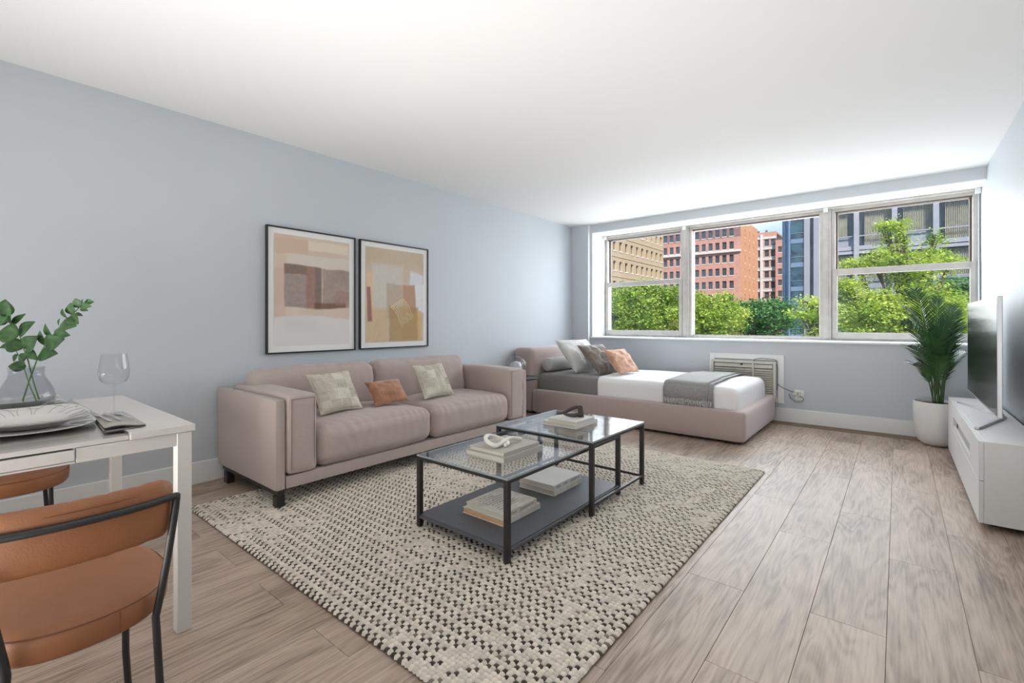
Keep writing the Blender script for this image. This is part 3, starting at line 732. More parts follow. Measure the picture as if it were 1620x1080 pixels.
# ------------------------------------------------------------------ bed
bd = thing('bed', 'low upholstered pink beige platform bed in the corner under the windows', 'bed', (-2.3, 5.2, 0))
BY0, BY1, BX1 = 4.545, 5.905, -1.05
MB().soft((-3.42, BY0, .022), (BX1, BY0 + .10, .305), .04, 22).build('side_rail', M['bed'], bd, smooth=True, merge=True)
MB().soft((-3.42, BY1 - .10, .022), (BX1, BY1, .305), .04, 22).build('side_rail', M['bed'], bd, smooth=True, merge=True)
MB().soft((BX1 - .10, BY0, .022), (BX1, BY1, .305), .04, 22).build('foot_rail', M['bed'], bd, smooth=True, merge=True)
MB().soft((-3.70, BY0, .022), (-3.42, BY1, .80), .055, 22, puff=(.01, 0, 0)).build('headboard', M['bed'], bd, smooth=True, merge=True)
bx((-3.5, BY0 + .08, .05), (BX1 - .08, BY1 - .08, .16)).build('slat_base', M['dark'], bd)
for x in (-3.5, -1.2):
    for y in (BY0 + .06, BY1 - .12): bx((x, y, 0), (x + .06, y + .06, .05)).build('foot', M['dark'], bd)
mt = thing('mattress', 'mattress in a dark grey fitted sheet on the pink platform bed', 'mattress', (-2.3, 5.2, .16))
MB().soft((-3.41, 4.65, .16), (-1.16, 5.80, .495), .055, 24, puff=(0, 0, .012), wr=.003).build('fitted_sheet', M['sheet'], mt, smooth=True, merge=True)
dv = MB()
DXL, DXR, DY0, DY1, DT = -2.575, -1.130, 4.625, 5.815, .502
def dprof(b, top=DT, lo=.17, y0=DY0, y1=DY1, r=.075):
    # section over the mattress from near hem to far hem
    L = [(y0 + .004, lo)]; 
    for k in range(9):
        a = math.pi - math.pi / 2 * k / 8; L.append((y0 + r + r * math.cos(a), top - r + r * math.sin(a)))
    for k in range(1, 12):
        t = k / 12; L.append((y0 + r + (y1 - y0 - 2 * r) * t, top + .014 * math.sin(math.pi * t)))
    for k in range(9):
        a = math.pi / 2 - math.pi / 2 * k / 8; L.append((y1 - r + r * math.cos(a), top - r + r * math.sin(a)))
    L.append((y1 - .004, lo)); return L
P = dprof(0)
cols_x = [DXL + (DXR - .07 - DXL) * i / 26 for i in range(27)] + [DXR - .07 + .07 * math.sin(k * math.pi / 12) for k in range(1, 7)]
vs = []
for i, x in enumerate(cols_x):
    kx = max(0, (i - 26)) / 6; drop = .07 * (1 - math.cos(kx * math.pi / 2))
    for (y, z) in P:
        cy_ = 5.22; yy = cy_ + (y - cy_) * (1 - .055 * kx * kx * .8); nz_ = noise.noise(Vector((x * 3, y * 3, 1.5))) * .008
        vs.append((x + (.012 * noise.noise(Vector((y * 5, 3, z * 6))) if i == 0 else 0), yy + (nz_ * .6 if z < .42 else 0), (z - drop * (1 if z > .3 else 0)) + (nz_ if z > .42 else 0)))
nP = len(P); fs = [(i * nP + j, (i + 1) * nP + j, (i + 1) * nP + j + 1, i * nP + j + 1) for i in range(len(cols_x) - 1) for j in range(nP - 1)]
b0 = len(vs); last = (len(cols_x) - 1) * nP
for j in range(nP): vs.append((DXR, vs[last + j][1], .17))
fs += [(last + j, b0 + j, b0 + j + 1, last + j + 1) for j in range(nP - 1)]
dv.add(vs, fs)
du = dv.build('duvet', M['white_sheet'], None, smooth=True, angle=85, origin=(-1.85, 5.2, .5)); tag(du, 'smooth white duvet covering the foot half of the bed', 'duvet')
sd = du.modifiers.new('thick', 'SOLIDIFY'); sd.thickness = .014; sd.offset = -1; du.modifiers.new('s', 'SUBSURF').render_levels = 1

tw = thing('throw_blanket', 'grey wool throw with pale fringe folded across the foot of the bed', 'blanket', (-1.56, 5.2, .52))
def strip(x0, x1, P, zoff, name, m, parent, nx=14, wob=.0, thick=.006, x0b=None, x1b=None):
    vs = []
    for i in range(nx + 1):
        for jj, (y, z) in enumerate(P):
            t = i / nx; fr = jj / (len(P) - 1)
            xa = x0 + ((x0b if x0b is not None else x0) - x0) * fr; xb = x1 + ((x1b if x1b is not None else x1) - x1) * fr
            x = xa + (xb - xa) * t
            nn = noise.noise(Vector((x * 5, y * 4, 9))) * .008
            oy = -zoff if jj < 5 and z < .45 else (zoff if y > 5.6 and z < .45 else 0)
            vs.append((x + wob * noise.noise(Vector((y * 4, z * 4, 2))), y + oy, z + (zoff if z > .43 else 0) + nn * (z > .45)))
    n_ = len(P)
    mb = MB().add(vs, [(i * n_ + j, (i + 1) * n_ + j, (i + 1) * n_ + j + 1, i * n_ + j + 1) for i in range(nx) for j in range(n_ - 1)])
    o_ = mb.build(name, m, parent, smooth=True, angle=85); q = o_.modifiers.new('thick', 'SOLIDIFY'); q.thickness = thick; q.offset = 1
    return o_
PT = dprof(0, top=.505, lo=.345, y0=4.618, y1=5.82)
PT2 = dprof(0, top=.505, lo=.30, y0=4.618, y1=5.82)
strip(-1.815, -1.335, PT2, .016, 'under_fold', M['throw'], tw, wob=.008, x1b=-1.36)
strip(-1.79, -1.375, PT, .026, 'top_fold', M['throw'], tw, wob=.008, x1b=-1.40)
fr = MB(); rng = random.Random(4)
for k in range(62):
    x = -1.80 + .455 * k / 61
    y0 = 4.588; fr.tube([(x, y0, .372 - .02 * rng.random()), (x + .008 * (rng.random() - .5), y0 - .004, .345), (x + .014 * (rng.random() - .5), y0 + .002, .306 + .01 * rng.random())], .0032, 4)
fr.build('fringe', M['fringe'], tw, kind='stuff')

G = 'pillows at the head of the bed'
bo = thing('bolster_pillow', 'pale grey round bolster lying against the headboard', 'pillow', (-3.30, 5.1, .5), G)
pr = [(0, -.42), (.055, -.42), (.078, -.405), (.085, -.38), (.085, -.1), (.086, .1), (.085, .38), (.078, .405), (.055, .42), (0, .42)]
m = MB().lathe([(r_, z_) for r_, z_ in pr], (0, 0, 0), 24); Rm = Matrix.Translation((-3.315, 5.13, .592)) @ Matrix.Rotation(math.pi / 2, 4, 'X')
m.v = [tuple(Rm @ Vector(p)) for p in m.v]; m.build('bolster_cover', M['bolster'], bo, smooth=True, merge=True)
throw_pillow((-2.93, 4.76, .517), (.10, .56, .0), (-.285, -.01, .375), .17, M['lt_grey'], 'large white square pillow leaning nearest the headboard', G, 'bed_pillow', 11, .030, 34)
throw_pillow((-2.63, 4.78, .512), (.08, .46, .0), (-.28, -.02, .325), .15, M['taupe'], 'dark taupe velvet pillow between the white and peach pillows', G, 'bed_pillow', 12, .030, 34)
throw_pillow((-2.39, 4.80, .532), (.05, .40, .0), (-.19, -.0, .262), .13, M['suede_light'], 'peach suede pillow in front on the white duvet edge', G, 'bed_pillow', 13, .024, 34)

# ------------------------------------------------------------------ side table and globe lamp
st = thing('side_table', 'round black side table between the sofa arm and the bed', 'table', (-3.27, 4.10, 0))
MB().lathe([(0, .482), (.225, .482), (.232, .488), (.232, .496), (.225, .5), (0, .5)], (-3.27, 4.10, 0), 48).build('table_top', M['black_metal'], st, smooth=True, merge=True, angle=30)
MB().tube([(-3.27, 4.10, .012), (-3.27, 4.10, .482)], .018, 16).build('pedestal', M['black_metal'], st, smooth=True)
MB().lathe([(0, 0), (.16, 0), (.16, .008), (.15, .014), (0, .014)], (-3.27, 4.10, 0), 40).build('base_plate', M['black_metal'], st, smooth=True, merge=True, angle=30)
lp = thing('globe_lamp', 'ribbed smoked glass globe lamp standing on the black side table', 'lamp', (-3.30, 4.10, .5))
MB().lathe([(0, 0), (.045, 0), (.045, .012), (0, .012)], (-3.30, 4.10, .5003), 24).build('lamp_foot', M['black_metal'], lp, smooth=True, merge=True, angle=30)
n_ = 48; m = MB(); L = []
for i in range(19):
    a = -math.pi / 2 + .3 + (math.pi - .36) * i / 18; L.append((.116 * math.cos(a), .120 + .108 * math.sin(a)))
vs = []
for r_, z_ in L:
    for k in range(n_ * 2):
        a = math.pi * k / n_; rr = r_ * (1 + .025 * math.cos(a * 24)); vs.append((-3.30 + rr * math.cos(a), 4.10 + rr * math.sin(a), .5003 + z_))
N_ = n_ * 2; m.add(vs, [(i * N_ + k, i * N_ + (k + 1) % N_, (i + 1) * N_ + (k + 1) % N_, (i + 1) * N_ + k) for i in range(18) for k in range(N_)])
sh = m.build('glass_globe', M['lamp_glass'], lp, smooth=True)
MB().lathe([(0, .03), (.05, .035), (.072, .08), (.07, .13), (.045, .165), (0, .175)], (-3.30, 4.10, .5), 24).build('inner_shade', M['lamp'], lp, smooth=True)

# ------------------------------------------------------------------ dining table
TX0, TX1, TY0, TY1, TH = -3.02, -1.962, -1.15, .592, .737
dt = thing('dining_table', 'white extending dining table with glass centre panel and drawer, near left', 'table', ((TX0 + TX1) / 2, (TY0 + TY1) / 2, 0))
for x in (TX0 + .005, TX1 - .050):
    for y in (TY0 + .005, TY1 - .055): bx((x, y, 0), (x + .045, y + .045, TH - .026)).build('leg', M['desk'], dt, bevel=.002, seg=1)
m = MB(); za, zb = TH - .072, TH - .0262
m.box((TX1 - .03, TY0 + .05, za), (TX1 - .01, .272, za + .006)); m.box((TX1 - .03, .274, za), (TX1 - .01, TY1 - .055, zb))
m.box((TX0 + .01, TY0 + .05, za), (TX0 + .03, TY1 - .055, zb)); m.box((TX0 + .05, TY1 - .035, za), (TX1 - .05, TY1 - .015, zb)); m.box((TX0 + .05, TY0 + .015, za), (TX1 - .05, TY0 + .035, zb))
m.build('apron', M['desk'], dt, bevel=.0015, seg=1)
bx((TX1 - .42, -.83, TH - .064), (TX1 - .008, .270, TH - .030)).build('drawer', M['desk'], dt, bevel=.002, seg=1)
GY = .405
bx((TX0, GY, TH - .025), (TX1, TY1, TH)).build('end_leaf', M['desk'], dt, bevel=.003)
bx((TX0, TY0, TH - .025), (TX1, TY0 + .19, TH)).build('end_leaf', M['desk'], dt, bevel=.003)
bx((TX0 + .012, TY0 + .195, TH - .024), (TX1 - .012, GY - .002, TH - .010)).build('inset_board', M['desk'], dt)
gt = bx((TX0, TY0 + .192, TH - .006), (TX1 + .003, GY - .001, TH + .0005)).build('glass_panel', M['desk_glass'], dt, bevel=.001, seg=1)

def squircle(mb, cx, cy, ax, ay, prof, n=40, p=3.2, rot=0):
    vs = []
    for (k, z) in prof:
        for i in range(n):
            a = 2 * math.pi * i / n; c_, s_ = math.cos(a), math.sin(a)
            q = (abs(c_) ** p + abs(s_) ** p) ** (-1 / p); x, y = ax * k * q * c_, ay * k * q * s_
            lift = .010 * max(0, q - 1) * 2.2 * k * k
            X_ = x * math.cos(rot) - y * math.sin(rot); Y_ = x * math.sin(rot) + y * math.cos(rot)
            vs.append((cx + X_, cy + Y_, z + lift))
    L = len(prof); mb.add(vs, [(i * n + k, i * n + (k + 1) % n, (i + 1) * n + (k + 1) % n, (i + 1) * n + k) for i in range(L - 1) for k in range(n)])
    return mb
def plate(name, label, cx, cy, ax, ay, z0, depth, rot, seed, group):
    r = thing(name, label, 'plate' if name == 'plate' else 'bowl', (cx, cy, z0), group)
    pr = [(0.001, .004), (.45, .004), (.60, .004 + depth * .35), (.76, .004 + depth * .72), (.97, .004 + depth), (1.0, .004 + depth + .001), (.99, .001 + depth), (.76, depth * .65), (.58, depth * .15), (.50, 0), (.42, 0), (0.001, .0005)]
    squircle(MB(), cx, cy, ax, ay, [(k, z0 + z) for k, z in pr], rot=rot).build('dish', M['porcelain'], r, smooth=True, angle=60)
    q = MB(); rng = random.Random(seed); n = 26
    for i in range(n):
        a = 2 * math.pi * i / n + .15 * rng.random()
        def rp(k, a):
            c_, s_ = math.cos(a), math.sin(a); qq = (abs(c_) ** 3.2 + abs(s_) ** 3.2) ** (-1 / 3.2); x, y = ax * k * qq * c_, ay * k * qq * s_
            zz = z0 + .0046 + depth * (.35 + (k - .6) / .16 * .37 if k < .76 else .72 + (k - .76) / .21 * .28) + .022 * max(0, qq - 1) * k * k
            return (cx + x * math.cos(rot) - y * math.sin(rot), cy + x * math.sin(rot) + y * math.cos(rot), zz)
        da = .22 * (rng.random() - .3)
        q.tube([rp(.97, a), rp(.86, a + da * .5), rp(.77, a + da), rp(.64, a + da * 1.2)], .0007, 3)
        if i % 2: q.tube([rp(.84, a + da * .5), rp(.90, a + da + .16), rp(.96, a + .3)], .0007, 3)
    q.build('rim_lines', M['crackle'], r, kind='stuff')
    return r
R0 = .0
zt = TH + .0006
plate('plate', 'large square white plate with fine grey lines, nearest on the table', -2.345, .205, .225, .165, zt, .010, R0, 3, 'plates on the dining table')
plate('soup_bowl', 'square white bowl with fine grey lines on the nearest plate', -2.335, .205, .205, .148, zt + .006, .034, R0, 4, 'bowls on the dining table')
plate('plate', 'large square white plate behind the vase, farther place setting', -2.86, .20, .130, .165, zt, .010, R0, 5, 'plates on the dining table')
plate('soup_bowl', 'square white bowl behind the vase on the farther plate', -2.86, .195, .115, .148, zt + .006, .030, R0, 6, 'bowls on the dining table')

# vase
VX, VY = -2.632, .222
va = thing('glass_vase', 'smoky grey bulbous glass vase of eucalyptus stems on the dining table', 'vase', (VX, VY, zt))
out = [(.001, 0), (.045, 0), (.062, .006), (.075, .022), (.083, .048), (.084, .075), (.078, .102), (.066, .128), (.055, .148), (.051, .165), (.052, .184), (.054, .190)]
prof = out + [(r_ - .0035, max(z_, .006)) for r_, z_ in out[::-1]]
MB().lathe(prof, (VX, VY, zt + .0002), 48).build('vase_body', M['vase'], va, smooth=True, merge=True, angle=60)
MB().lathe([(.001, .0065), (.04, .0065), (.071, .022), (.079, .048), (.079, .062), (.001, .062)], (VX, VY, zt), 40).build('water', glass('water', (.985, .99, .99), 1.2), va, smooth=True, angle=50)
cA = math.atan2(610, 745); RGT = Vector((math.cos(cA), math.sin(cA), 0)); BCK = Vector((-math.sin(cA), math.cos(cA), 0))
def vp(px, py, dep=0):          # place a point at the vase from photo measurements
    D = 1.837 + dep; s_ = D / 745
    o_ = RGT * ((px - 810) * s_) + BCK * D; return Vector((o_.x, o_.y, HC + (510.8 - py) * s_))
def leaf(mb, base, d, up, L, w):
    d = d.normalized(); s_ = d.cross(up).normalized(); nrm = s_.cross(d); N_ = 7; vs = []
    for i in range(N_ + 1):
        t = i / N_; ww = w * math.sin(math.pi * min(1, t * .93 + .05) ** .85) ; c_ = base + d * (L * t) + nrm * (-.18 * L * (t - .3) ** 2)
        for k in (-1, -.5, 0, .5, 1): vs.append(c_ + s_ * ww * k + nrm * (abs(k) * ww * .28))
    mb.add(vs, [(i * 5 + k, i * 5 + k + 1, (i + 1) * 5 + k + 1, (i + 1) * 5 + k) for i in range(N_) for k in range(4)])
def branch(label, pts, leaves, seed):
    r = thing('eucalyptus_branch', label, 'branch', tuple(pts[0]), 'eucalyptus branches in the vase')
    MB().tube(pts, [.0028 - .0017 * i / (len(pts) - 1) for i in range(len(pts))], 7).build('stem', M['stem'], r, smooth=True)
    for (px, py, tx, ty, w, dp) in leaves:
        b = vp(px, py, dp); t_ = vp(tx, ty, dp + random.uniform(-.03, .0)); q = MB()
        up = (-BCK + RGT * random.uniform(-.5, .5) + Vector((0, 0, random.uniform(.0, .7)))).normalized()
        leaf(q, b, t_ - b, up, (t_ - b).length, w * 1.3 * 1.837 / 745 / 2)
        o_ = q.build('leaf', M['leaf'], r, smooth=True, angle=80); z = o_.modifiers.new('t', 'SOLIDIFY'); z.thickness = .0009
branch('eucalyptus branch curving up to the right over the table', [vp(36, 634), vp(47, 600), vp(60, 565, -.01), vp(72, 545, -.01), (vp(88, 527)), vp(105, 507), vp(120, 492), vp(133, 478), vp(142, 474)],
       [(62, 563, 88, 558, 18, -.01), (70, 546, 61, 524, 9, 0), (71, 546, 98, 536, 20, -.01), (82, 533, 69, 513, 13, 0), (85, 526, 108, 530, 13, -.02), (94, 516, 118, 514, 22, -.03), (93, 515, 93, 504, 6, 0), (110, 500, 122, 511, 14, -.02),
        (107, 504, 97, 489, 13, .01), (116, 497, 110, 479, 16, 0), (127, 486, 118, 472, 13, 0), (128, 484, 142, 484, 8, -.01), (127, 487, 138, 491, 6, 0), (134, 479, 147, 477, 8, 0), (120, 495, 130, 499, 4, 0), (130, 482, 130, 473, 4, 0), (136, 478, 137, 473, 3, 0)], 1)
branch('tallest eucalyptus branch rising straight up from the vase', [vp(62, 632), vp(52, 600), vp(44, 568), vp(38, 553), vp(31, 530, 0), vp(20, 512), vp(6, 498, 0), vp(-8, 478, 0)],
       [(42, 553, 57, 568, 11, 0), (40, 553, 56, 532, 20, -.01), (36, 550, 6, 543, 18, -.01), (31, 531, 52, 508, 20, -.01), (29, 531, -2, 523, 24, -.02), (18, 513, 38, 496, 8, 0), (18, 513, 15, 489, 16, -.01), (8, 500, 7, 474, 20, 0), (10, 512, -8, 500, 14, 0), (10, 500, -8, 518, 14, -.02), (25, 545, -2, 549, 12, .01)], 2)
branch('short eucalyptus branch low at the left of the vase', [vp(58, 634, -.02), vp(48, 612, -.02), vp(38, 582, -.02), vp(30, 563, -.01), vp(24, 552, 0)],
       [(41, 580, 12, 579, 13, -.02), (38, 580, 32, 567, 17, -.03), (30, 573, 44, 560, 14, 0), (28, 560, 20, 572, 8, .01)], 3)
branch('loose cut eucalyptus stem leaning at the left inside the vase', [vp(18, 652, -.01), vp(23, 639, -.01)], [], 4)

# wine glass
gx, gy = -2.44, .452
wg = thing('wine_glass', 'tall empty clear wine glass beside the napkin', 'glass', (gx, gy, TH + .0003))
prf = [(.001, .0), (.028, .0), (.029, .0015), (.010, .004), (.0035, .010), (.0028, .06), (.0030, .100), (.005, .108), (.018, .116), (.040, .128), (.0485, .145), (.0495, .165), (.047, .195), (.043, .222), (.040, .238), (.0392, .238), (.0422, .222), (.0462, .195), (.0487, .165), (.0477, .146), (.039, .1295), (.017, .118), (.001, .1125)]
MB().lathe(prf, (gx, gy, TH + .0005), 40).build('glass_body', M['clear'], wg, smooth=True, angle=60)

# napkin with cutlery
nk = thing('napkin', 'taupe folded linen napkin with dark hem under the cutlery', 'napkin', (-2.22, .42, TH))
def nfn(a, b):
    P00 = Vector((-2.405, .380, 0)); P10 = Vector((-2.395, .478, 0)); P01 = Vector((-2.035, .352, 0)); P11 = Vector((-2.03, .462, 0))
    q = P00.lerp(P10, a).lerp(P01.lerp(P11, a), b); q.z = TH + .005 + .009 * b * (1 + .5 * math.sin(a * 5)); return q
for z_, nm, mm in ((0, 'top_layer', 'napkin'), (-.0042, 'hem_layer', 'napkin_dark'), (-.0075, 'bottom_layer', 'napkin')):
    if nm == 'hem_layer': f = lambda a, b: nfn(a, b * 1.004) + Vector((0, 0, -.004 * (1 - .0 * b)))
    else: f = lambda a, b, z_=z_: Vector((nfn(a, b).x, nfn(a, b).y, max(TH + .0026, nfn(a, b).z * (1) + z_ * b - (0 if z_ == 0 else .004))))
    if nm == 'bottom_layer': f = lambda a, b: Vector((nfn(a, b).x, nfn(a, b).y, TH + .0016 + .0035 * b * a))
    o_ = MB().grid(f, 10, 14).build(nm, M[mm], nk, smooth=True, angle=85); z = o_.modifiers.new('t', 'SOLIDIFY'); z.thickness = .0022; z.offset = 0
MB().tube([nfn(0, 1) + Vector((0, 0, .0)), nfn(.02, 1) - Vector((-.004, 0, .006)), Vector((-2.034, .352, TH + .0035))], .0016, 5).build('fold_edge', M['napkin_dark'], nk, smooth=True)
def cutlery(name, label, a, b, kind):
    a = Vector(a); b = Vector(b); d = (b - a); L = d.length; d.normalize(); s_ = d.cross(Vector((0, 0, 1))).normalized()
    r = thing(name, label, 'cutlery', tuple(a), 'cutlery on the napkin')
    def pt(t, k, z): return a + d * (L * t) + s_ * k + Vector((0, 0, z))
    # handle runs towards b, working end at a
    vs = []; st_ = [(.36, .0022), (.5, .0025), (.75, .0042), (.95, .0055), (1.0, .003)]
    out_ = [pt(t, w_, 0) for t, w_ in st_] + [pt(t, -w_, 0) for t, w_ in st_[::-1]]
    MB().prism(out_, (0, 0, .0025)).build('handle', M['steel'], r, bevel=.0006, seg=1)
    if kind == 'knife': o2 = [pt(.0, .001, 0), pt(.06, .006, 0), pt(.36, .007, 0), pt(.36, -.003, 0), pt(.04, -.004, 0)]; MB().prism(o2, (0, 0, .0012)).build('blade', M['steel'], r)
    elif kind == 'fork':
        o2 = [pt(.22, .008, 0), pt(.30, .008, 0), pt(.37, .002, 0), pt(.37, -.002, 0), pt(.30, -.008, 0), pt(.22, -.008, 0)]; MB().prism(o2, (0, 0, .0018)).build('fork_head', M['steel'], r)
        for k in (-.0066, -.0022, .0022, .0066): MB().tube([pt(.22, k, .001), pt(.0, k, .003)], [.0013, .0006], 5).build('tine', M['steel'], r)
    else:
        o2 = [pt(.17 + .17 * math.cos(q), .012 * math.sin(q), 0) for q in [2 * math.pi * i / 18 for i in range(18)]]; MB().prism(o2, (0, 0, .002)).build('spoon_bowl', M['steel'], r, bevel=.0005)
    return r
zc = TH + .0165
cutlery('fork', 'steel fork on the napkin, nearest the plate', (-2.39, .385, TH + .013), (-2.13, .385, zc + .002), 'fork')
cutlery('knife', 'steel knife lying between fork and spoon on the napkin', (-2.39, .412, TH + .013), (-2.12, .412, zc + .004), 'knife')
cutlery('spoon', 'steel spoon on the napkin, beside the wine glass foot', (-2.36, .442, TH + .013), (-2.12, .445, zc + .004), 'spoon')

# ------------------------------------------------------------------ leather chairs
def chair(label):
    # built around the seat centre, sitter faces -X
    r = thing('dining_chair', label, 'chair', (0, 0, 0), 'tan leather dining chairs')
    sh_ = lambda a, b, k, z: None
    n = 40; hx, hy = .236, .196; zt_, zb_ = .430, .352
    prof = [(.0005, zt_ + .006), (.5, zt_ + .005), (.85, zt_ + .001), (.955, zt_ - .006), (.99, zt_ - .016), (1.0, zt_ - .03), (.985, zb_ + .012), (.95, zb_ + .002), (.9, zb_), (.0005, zb_)]
    squirc = []
    m = MB(); vs = []
    for (k, z) in prof:
        for i in range(n):
            a = 2 * math.pi * i / n; p = 2.4; q = (abs(math.cos(a)) ** p + abs(math.sin(a)) ** p) ** (-1 / p); vs.append((hx * k * q * math.cos(a) - .030, hy * k * q * math.sin(a), z))
    m.add(vs, [(i * n + k, i * n + (k + 1) % n, (i + 1) * n + (k + 1) % n, (i + 1) * n + k) for i in range(len(prof) - 1) for k in range(n)])
    se = m.build('seat', M['leather'], r, smooth=True, angle=60)
    ring = []
    for i in range(n):
        a = 2 * math.pi * i / n; p = 2.4; q = (abs(math.cos(a)) ** p + abs(math.sin(a)) ** p) ** (-1 / p) * .993; ring.append((hx * q * math.cos(a) - .030, hy * q * math.sin(a), zt_ - .0145))
    s2 = MB().tube(ring, .0014, 5, closed=True); s2.tube([(hx * 1.001 - .034, .055, zt_ - .016), (hx * 1.001 - .034, .055, zb_ + .012)], .0011, 5); s2.build('seat_seam', M['stitch'], se)
    # curved back pad
    bx0 = .195; hw = .162
    def arc(v): return bx0 - .030 * abs(v) ** 2.2
    NS = 34; vs = []; sec = []
    for k in range(16):
        a = 2 * math.pi * k / 16; p = 3.2; q = (abs(math.cos(a)) ** p + abs(math.sin(a)) ** p) ** (-1 / p); sec.append((.022 * q * math.cos(a), .074 * q * math.sin(a)))
    for j in range(NS + 1):
        v = math.sin(math.pi / 2 * (-1 + 2 * j / NS)); e = max(.30, min(1, (1 - ((max(0, abs(v) - .82)) / .18) ** 2) ** .5 if abs(v) < 1 else .3))
        for (u_, w_) in sec: vs.append((arc(v) + u_ * e + w_ * .10 + .0015 * noise.noise(Vector((v * 9, w_ * 20, 0))), v * (hw + .004), .626 + w_ * (.62 + .38 * e) + .003 * noise.noise(Vector((v * 8, 4, 0)))))
    m = MB().add(vs, [(j * 16 + k, j * 16 + (k + 1) % 16, (j + 1) * 16 + (k + 1) % 16, (j + 1) * 16 + k) for j in range(NS) for k in range(16)])
    m.f.append(tuple(range(16))); m.f.append(tuple(NS * 16 + k for k in range(16))[::-1]); m.mi += [0, 0]
    bk = m.build('backrest', M['leather'], r, smooth=True, angle=60)
    pt = [(arc(v / 10) + .0262, v / 10 * hw * .84, .626 + .054) for v in range(-10, 11)]
    MB().tube(pt, .0011, 5).build('back_seam', M['stitch'], bk)
    # tube frame: rail behind the back, down both sides, kinked rear legs
    rail = [(arc(v / 8) + .030, v / 8 * (hw + .008), .655) for v in range(-8, 9)]
    f = MB(); side = lambda s_: [(.150, s_ * .186, .650), (.125, s_ * .176, .56), (.110, s_ * .160, .44), (.100, s_ * .137, .355)]
    f.tube(rail, .0088, 12); f.build('back_rail', M['chair_metal'], r, smooth=True)
    for s_ in (-1, 1):
        MB().tube([rail[0] if s_ < 0 else rail[-1]] + [(.186, s_ * .172, .647), (.188, s_ * .169, .620), (.187, s_ * .153, .50), (.184, s_ * .134, .385), (.178, s_ * .130, .355), (.176, s_ * .138, .20), (.174, s_ * .150, .0)], .0088, 12).build('rear_leg', M['chair_metal'], r, smooth=True, angle=60)
        MB().tube([(-.10, s_ * .125, .352), (-.112, s_ * .128, .14), (-.135, s_ * .14, .0)], .0088, 12).build('front_leg', M['chair_metal'], r, smooth=True, angle=60)
    MB().tube([(.10, -.13, .344), (.10, .13, .344)], .007, 10).build('seat_crossbar', M['chair_metal'], r, smooth=True)
    MB().tube([(-.10, -.125, .344), (-.10, .125, .344)], .007, 10).build('seat_crossbar', M['chair_metal'], r, smooth=True)
    return r
ch = chair('tan leather chair with black tube frame in the near left foreground'); ch.location = (-1.635, .222, 0)
c2 = copy_tree(ch); c2.location = (-3.19, .215, 0); c2.rotation_euler = (0, 0, math.pi); c2['label'] = 'tan leather chair on the wall side, partly hidden by the table'

# ------------------------------------------------------------------ tv stand, tv
tvs = thing('tv_stand', 'low white matte media cabinet with recessed slot along the right wall', 'cabinet', (.46, 4.5, 0))
X0, X1, Y0, Y1, Z0, Z1 = .335, .600, 3.525, 5.48, .035, .470
bx((X0 + .02, Y0, Z0), (X1, Y1, Z1 - .0)).build('cabinet_body', M['white_matte'], tvs, bevel=.003)
# front made of two stacked doors with a recessed slot
fy0, fy1, fz0, fz1 = 3.93, 5.02, .300, .372
m = MB(); m.box((X0, Y0 + .001, .262), (X0 + .0195, fy0, Z1 - .001)); m.box((X0, fy1, .262), (X0 + .0195, Y1 - .001, Z1 - .001)); m.box((X0, fy0, .262), (X0 + .0195, fy1, fz0)); m.box((X0, fy0, fz1), (X0 + .0195, fy1, Z1 - .001))
m.build('drawer_front', M['white_matte'], tvs)
bx((X0, Y0 + .001, Z0 + .001), (X0 + .0195, Y1 - .001, .259)).build('door', M['white_matte'], tvs, bevel=.001, seg=1)
bx((X0 + .012, fy0, fz0), (X0 + .0199, fy1, fz1)).build('recessed_slot', M['inner_grey'], tvs)
bx((X0 + .008, 4.80, .318), (X0 + .0119, 4.84, .352)).build('slot_socket', M['dark'], tvs)
for y in (Y0 + .1, Y1 - .15):
    for x in (X0 + .05, X1 - .08): bx((x, y, 0), (x + .03, y + .03, Z0)).build('foot', M['dark'], tvs)
tv = thing('television', 'large flat television with silver V-shaped feet on the white cabinet', 'television', (.46, 4.42, Z1))
TVX = .425
bx((TVX, 3.705, .575), (TVX + .022, 5.11, 1.25)).build('tv_bezel', M['silver'], tv, bevel=.003)
bx((TVX - .0015, 3.711, .588), (TVX, 5.104, 1.243)).build('screen', M['screen'], tv)
bx((TVX + .022, 3.95, .62), (TVX + .04, 4.87, 1.02)).build('rear_housing', M['dark'], tv, bevel=.004)
def bar(p, q, w_, h_):
    d = (q - p).normalized(); y_ = d.cross(Vector((0, 0, 1))).normalized() * w_ if abs(d.z) < .5 else Vector((0, 1, 0)) * w_
    z_ = d.cross(y_).normalized() * h_
    return MB().add([p - y_ - z_, p + y_ - z_, p + y_ + z_, p - y_ + z_, q - y_ - z_, q + y_ - z_, q + y_ + z_, q - y_ + z_], [(0, 3, 2, 1), (4, 5, 6, 7), (0, 1, 5, 4), (1, 2, 6, 5), (2, 3, 7, 6), (3, 0, 4, 7)])
hub = Vector((.548, 4.47, Z1 + .0075))
for tip in (Vector((.362, 3.90, Z1 + .0075)), Vector((.372, 5.11, Z1 + .0075))):
    bar(tip, hub, .011, .007).build('foot', M['silver'], tv, bevel=.002)
bar(hub, Vector((.447, 4.45, .66)), .020, .005).build('stand_neck', M['silver'], tv, bevel=.002)

